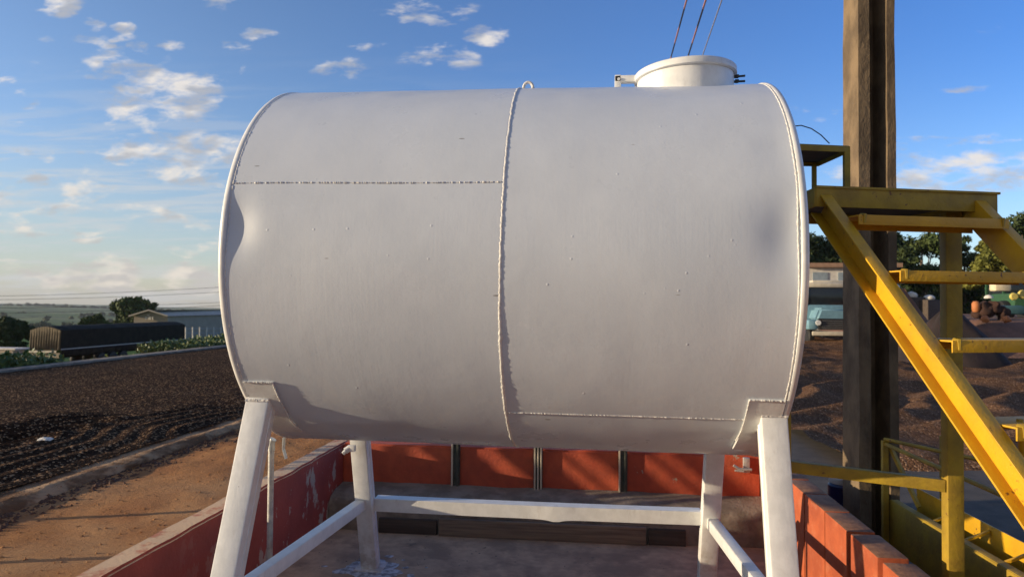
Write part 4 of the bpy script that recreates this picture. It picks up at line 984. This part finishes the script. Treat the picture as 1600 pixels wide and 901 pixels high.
# old truck, front view
q = D(1303, 545, 32.5); fx, fy = q.x, q.y
TK = empty('old_truck', (fx, fy, GZ), 'old pale blue truck with a white cab roof facing the camera, half behind the pole', 'truck')
zr = D(1303, 440, 32.5).z; HH = zr-GZ
def P2(dx, dz, dy=0): return (fx+dx, fy+dy, GZ+dz)
def tb(name, m_, *bx):
    b = MB()
    for c, d_, bv in bx: b.box(P2(c[0], c[2], c[1]), d_, bev=bv)
    return b.build(name, m_, TK)
tb('cab', m_blue, ((0, 1.9, 1.45), (2.2, 1.6, 1.1), .12))
b = MB(); b.box(P2(0, HH-.12, 1.9), (2.15, 1.7, .26), bev=.11); b.box(P2(.25, HH+.06, 1.9), (1.5, .9, .14), bev=.06); b.build('cab_roof', m_cream, TK)
b = MB(); b.box(P2(0, HH-.72, 1.90), (1.98, 1.5, .98), bev=.08); b.build('windscreen', m_glass, TK)
for s in (-1, 1): tb('pillar', m_cream, ((s*1.02, 1.12, HH-.70), (.07, .10, .95), .02))
b = MB(); t = bmesh.new(); bmesh.ops.create_cube(t, size=1)
for v_ in t.verts: v_.co = Vector((v_.co.x*(1.7 if v_.co.z < 0 else 1.25), v_.co.y*1.3, v_.co.z*.62))
bmesh.ops.bevel(t, geom=t.edges[:], offset=.12, segments=3, affect='EDGES'); b.merge(t, Matrix.Translation(P2(0, 1.52, .65)), smooth=True); b.build('bonnet', m_blue, TK)
for s in (-1, 1):
    b = MB(); b.box(P2(s*.93, 1.02, .55), (.50, 1.2, .50), bev=.16); b.build('fender', m_blue, TK)
    b = MB(); b.lathe([(0, -.06), (.115, -.06), (.13, -.02), (.10, .0), (0, .01)], n=20, c=P2(s*.74, 1.12, -.10), axis='y'); b.build('headlight', plain('lamp_glass', (.75,.75,.72), .15) if s < 0 else bpy.data.materials['lamp_glass'], TK)
    b = MB(); b.lathe([(0, -.14), (.40, -.14), (.45, -.08), (.45, .08), (.40, .14), (0, .14)], n=22, c=P2(s*.92, .45, .7), axis='x'); b.build('wheel', m_black, TK)
tb('grille', m_black, ((0, -.02, 1.05), (1.45, .10, .52), .03))
b = MB()
for i in range(5): b.box(P2(0, .86+i*.09, -.075), (1.1, .02, .02))
b.build('grille_bars', m_chrome, TK)
tb('bumper', m_cream, ((0, -.22, .62), (2.1, .12, .20), .04))
tb('chassis', m_black, ((0, 2.5, .55), (1.0, 5, .2), .0)); tb('cargo_box', m_cream, ((0, 5.0, 1.5), (2.3, 4.2, 1.0), .03))
b = MB(); b.lathe([(0, -.14), (.40, -.14), (.45, -.08), (.45, .08), (.40, .14), (0, .14)], n=22, c=P2(-.92, .45, 5.2), axis='x'); b.build('wheel', m_black, TK)
# pale panel behind pole
q = D(1400, 532, 24); b = MB(); b.box((q.x, q.y, q.z), (.5, .06, .5), bev=.01); tag(b.build('sheet_board', plain('pale_blue_panel', (.42,.50,.56), .5)), 'pale blue grey board standing on the ground right behind the pole', 'board')
# coffee heap
def heap(c, rx, ry, h, m_, name, label, seed, ridge=.0):
    n, k = 60, 26; Pp = np.zeros((k, n, 3))
    for i in range(k):
        for j in range(n):
            a = 2*math.pi*j/n; t = i/(k-1); z = h*max(0, 1-t)**.95; q_ = noise.noise(Vector((math.cos(a)*2, math.sin(a)*2, t*3+seed)))*.12
            Pp[i, j] = (c[0]+math.copysign(ridge, math.cos(a))*(1-t)+rx*t*(1+q_)*math.cos(a), c[1]+ry*t*(1+q_)*math.sin(a), c[2]+z*(1+.3*q_)-.02)
    o = grid_mesh(name, Pp, m_, wrap=True, flip=True); return tag(o, label, 'heap')
q = D(1436, 537, 23); hh = (D(1436, 463, 24.6).z-GZ)*1.12; heap((q.x-.05, q.y+1.6, GZ), 1.9, 1.9, hh, m_dirtpile, 'coffee_heap', 'reddish brown conical heap of coffee left of the yellow post', 1, .3)
q = D(1500, 537, 20.5); hh = D(1500, 482, 20.5).z-GZ; heap((q.x+.3, q.y+1.2, GZ), 1.9, 1.6, hh, mat('dark_heap', (.035,.02,.018), (.02,.014,.013), scale=2, rough=.95, bump=.6, bscale=12), 'coffee_heap', 'dark low heap of coffee right of the yellow post', 2, .2)
# white sacks behind the heap
for i, (px, py, s) in enumerate(((1397, 447, 13), (1409, 461, 11), (1424, 461, 14), (1452, 465, 12))):
    d_ = 27; q = D(px, py, d_); b = MB(); t = bmesh.new(); bmesh.ops.create_icosphere(t, subdivisions=2, radius=s*.5*d_/1067)
    for v_ in t.verts: v_.co *= 1+.3*noise.noise(v_.co*5+Vector((i,0,0))); v_.co.z *= .8; v_.co.x *= 1.25
    b.merge(t, Matrix.Translation(q), smooth=True); 
    lb = ['highest pale sack on the stack behind the coffee heap', 'left lower pale sack beside the coffee heap top', 'largest white sack just above the coffee heap', 'rightmost pale sack above the slope of the coffee heap'][i]
    tag(b.build('pale_sack', m_bwhite), lb, 'sack', 'sacks behind the coffee heap')
    b = MB(); b.box((q.x, q.y+.1, (q.z-.10+GZ)/2), (.75+.1*i, .6, q.z-.06-GZ), R(12*i), .03); tag(b.build('crate_stack', m_wood2), ['dark crate stack under the highest pale sack', 'dark crate stack under the left lower sack', 'dark crate stack under the largest white sack', 'dark crate stack under the rightmost sack'][i], 'crate', 'dark crates under the sacks')
# tractor / harvester
BZ = GZ+1.42; q = D(1592, 500, 30); tx, ty = q.x, q.y; TT = empty('tractor', (tx, ty, BZ), 'green tractor with pale tanks and yellow wheels at the right edge under the yellowish tree', 'tractor')
def K(dx, dy, z): return (tx+dx, ty+dy, z)
zc_ = D(1592, 436, 30).z
b = MB(); b.box(K(.1, .6, zc_-.05), (1.6, 1.6, .10), bev=.03)
for sx, sy in ((-.6,0),(.75,0),(-.6,1.3),(.75,1.3)): b.box(K(sx, sy, zc_-.45), (.09, .09, .8))
b.build('cab_frame', m_green, TT)
b = MB(); b.box(K(.1, .6, zc_-.45), (1.3, 1.3, .7), bev=.05); b.build('cab_glass', m_glass, TT)
b = MB(); b.box(K(-.1, -.3, 1.9), (1.5, 1.8, .75), bev=.12); b.build('bonnet', m_green, TT)
p_ = D(1563, 447, 28); b = MB(); b.box((p_.x, p_.y, p_.z), (.62, .5, .42), bev=.1); b.build('tank', plain('cream_tank', (.72,.62,.42), .5), TT)
for px, py, r_ in ((1584, 463, .16), (1598, 460, .2)):
    p_ = D(px, py, 28.5); b = MB(); b.lathe([(0, -.08), (r_*.8, -.08), (r_, 0), (r_*.8, .08), (0, .08)], n=20, c=p_, axis='y'); b.build('work_lamp', m_mach_y, TT)
for dx, r_ in ((-1.0, .42), (.95, .6)):
    b = MB(); b.lathe([(r_*.5, -.2), (r_*.95, -.2), (r_, -.1), (r_, .1), (r_*.95, .2), (r_*.5, .2)], n=26, c=K(dx*.9, -.6 if dx < 0 else .9, BZ+r_-.05), axis='x'); b.build('wheel', m_black, TT)
    b = MB(); b.lathe([(0, -.15), (r_*.5, -.15), (r_*.5, .15), (0, .15)], n=20, c=K(dx*.9, -.6 if dx < 0 else .9, BZ+r_-.05), axis='x'); b.build('hub', m_mach_y, TT)
p_ = D(1572, 484, 27.5); b = MB(); b.box((p_.x, p_.y, p_.z), (1.2, .5, .36), bev=.12); b.build('front_hopper', plain('teal_paint', (.06,.15,.15), .6), TT)
# small things right of the post: orange jug, rusty implement, light cover, lumps
p_ = D(1525, 479, 26); IM = empty('implement', (p_.x, p_.y, BZ), 'rusty brown machine with an orange tank and a pale cap, left of the tractor', 'machine')
b = MB(); b.lathe([(0, -.22), (.10, -.20), (.14, -.1), (.14, .12), (.09, .2), (0, .22)], n=20, c=p_); b.build('orange_tank', m_orange, IM)
b = MB()
for dx, dz, r_ in ((.35, -.12, .30), (.70, -.05, .26), (.98, -.2, .22), (.12, -.25, .20)):
    t = bmesh.new(); bmesh.ops.create_icosphere(t, subdivisions=3, radius=r_)
    for v_ in t.verts: v_.co *= 1+.55*noise.noise(v_.co*5+Vector((dx*9, 0, 0)))
    b.merge(t, Matrix.Translation((p_.x+dx, p_.y+.1, p_.z+dz)), smooth=True)
b.box((p_.x+.3, p_.y+.1, (p_.z+BZ)/2-.2), (.10, .3, p_.z-BZ+.1)); b.box((p_.x+.95, p_.y+.1, (p_.z+BZ)/2-.2), (.10, .3, p_.z-BZ+.1)); b.build('body', m_red2, IM)
p2 = D(1545, 463, 26); b = MB(); b.lathe([(.16, 0), (.14, .07), (.08, .12), (0, .14)], n=18, c=(p2.x, p2.y, p2.z-.07)); b.build('cap', m_bwhite, IM)
for i, (px, py) in enumerate(((1540, 493), (1573, 495))):
    p_ = D(px, py, 25.2); p_.z = BZ-.05+.1; b = MB(); t = bmesh.new(); bmesh.ops.create_icosphere(t, subdivisions=2, radius=.14)
    for v_ in t.verts: v_.co *= 1+.35*noise.noise(v_.co*9+Vector((i*3,0,0)))
    b.merge(t, Matrix.Translation(p_), smooth=True); tag(b.build('orange_bucket', m_orange), ['left small orange bucket before the tractor', 'right small orange bucket before the tractor'][i], 'bucket', 'orange buckets')
# dirt bank behind these
xs = np.linspace(8, 40, 120); ysg = np.linspace(20.5, 44, 90); XX, YY = np.meshgrid(xs, ysg)
tag(grid_mesh('dirt_bank', np.stack([XX, YY, GZ-.05+1.5*sst(XX-(10.4+.1*YY), 0, 2.5)*sst(YY, 20.5, 24.5) + vnoise(XX, YY, .5, 71, 4)*.2*sst(XX-(12+.1*YY), 0, 4)], -1), m_dirtpile, flip=True), kind='structure')

# ------------------------------------------------------------ unseen slatted rack, added left of the view to cast the back wall's streaks
GX_ = -5.0; PT = empty('streak_caster_rack', (GX_, .6, GZ), 'wooden rack of leaning slats added out of view to cast streaks on the back wall', 'rack')
lit_gaps = [(-.40,-.30),(.17,.26),(.34,.50),(.88,.99),(1.10,1.17)]   # where its gaps let the sun through, metres along the back wall
shade = []; x_ = -.95
for a_, c_ in lit_gaps+[(1.50,1.5)]: shade.append((x_, a_)); x_ = c_
ta = math.tan(SUN_AZ); zr_ = math.tan(SUN_EL)/math.cos(SUN_AZ)
for a_, c_ in shade:
    mid = (a_+c_)/2; ym = 2.0-(mid-GX_)*ta; zm = .25+(mid-GX_)*zr_; wdt = (c_-a_)*ta
    lean = ta/(.65-zr_)*.8
    p0 = Vector((GX_, ym+lean*(.80-zm), .80)); p1 = Vector((GX_, ym+lean*(1.7-zm), 1.7))
    b = MB(); b.bar(p0, p1, wdt*math.cos(math.atan(lean)), .02, upv=(1,0,0)); b.build('slat', m_wood, PT)
for z_, y_ in ((.84, .40), (1.66, .72)):
    b = MB(); b.box((GX_-.03, y_, z_), (.03, 1.0, .05)); b.build('rail', m_wood, PT)
for y_ in (.0, 1.05):
    b = MB(); b.box((GX_-.07, y_, .72), (.05, .05, 2.0)); b.build('post', m_wood, PT)

# ------------------------------------------------------------ haze
b = MB(); b.box((0, 1500, 15), (7600, 7600, 120)); hz_o = b.build('haze', None); tag(hz_o, kind='stuff')
hm = bpy.data.materials.new('haze'); hm.use_nodes = True; t = hm.node_tree; t.nodes.clear(); k = N(t)
pv = k.n('ShaderNodeVolumePrincipled'); pv.inputs['Density'].default_value = .00009; pv.inputs['Color'].default_value = (.78,.86,.95,1)
mo = k.n('ShaderNodeOutputMaterial'); k.l(pv.outputs[0], mo.inputs['Volume']); hz_o.data.materials.append(hm)
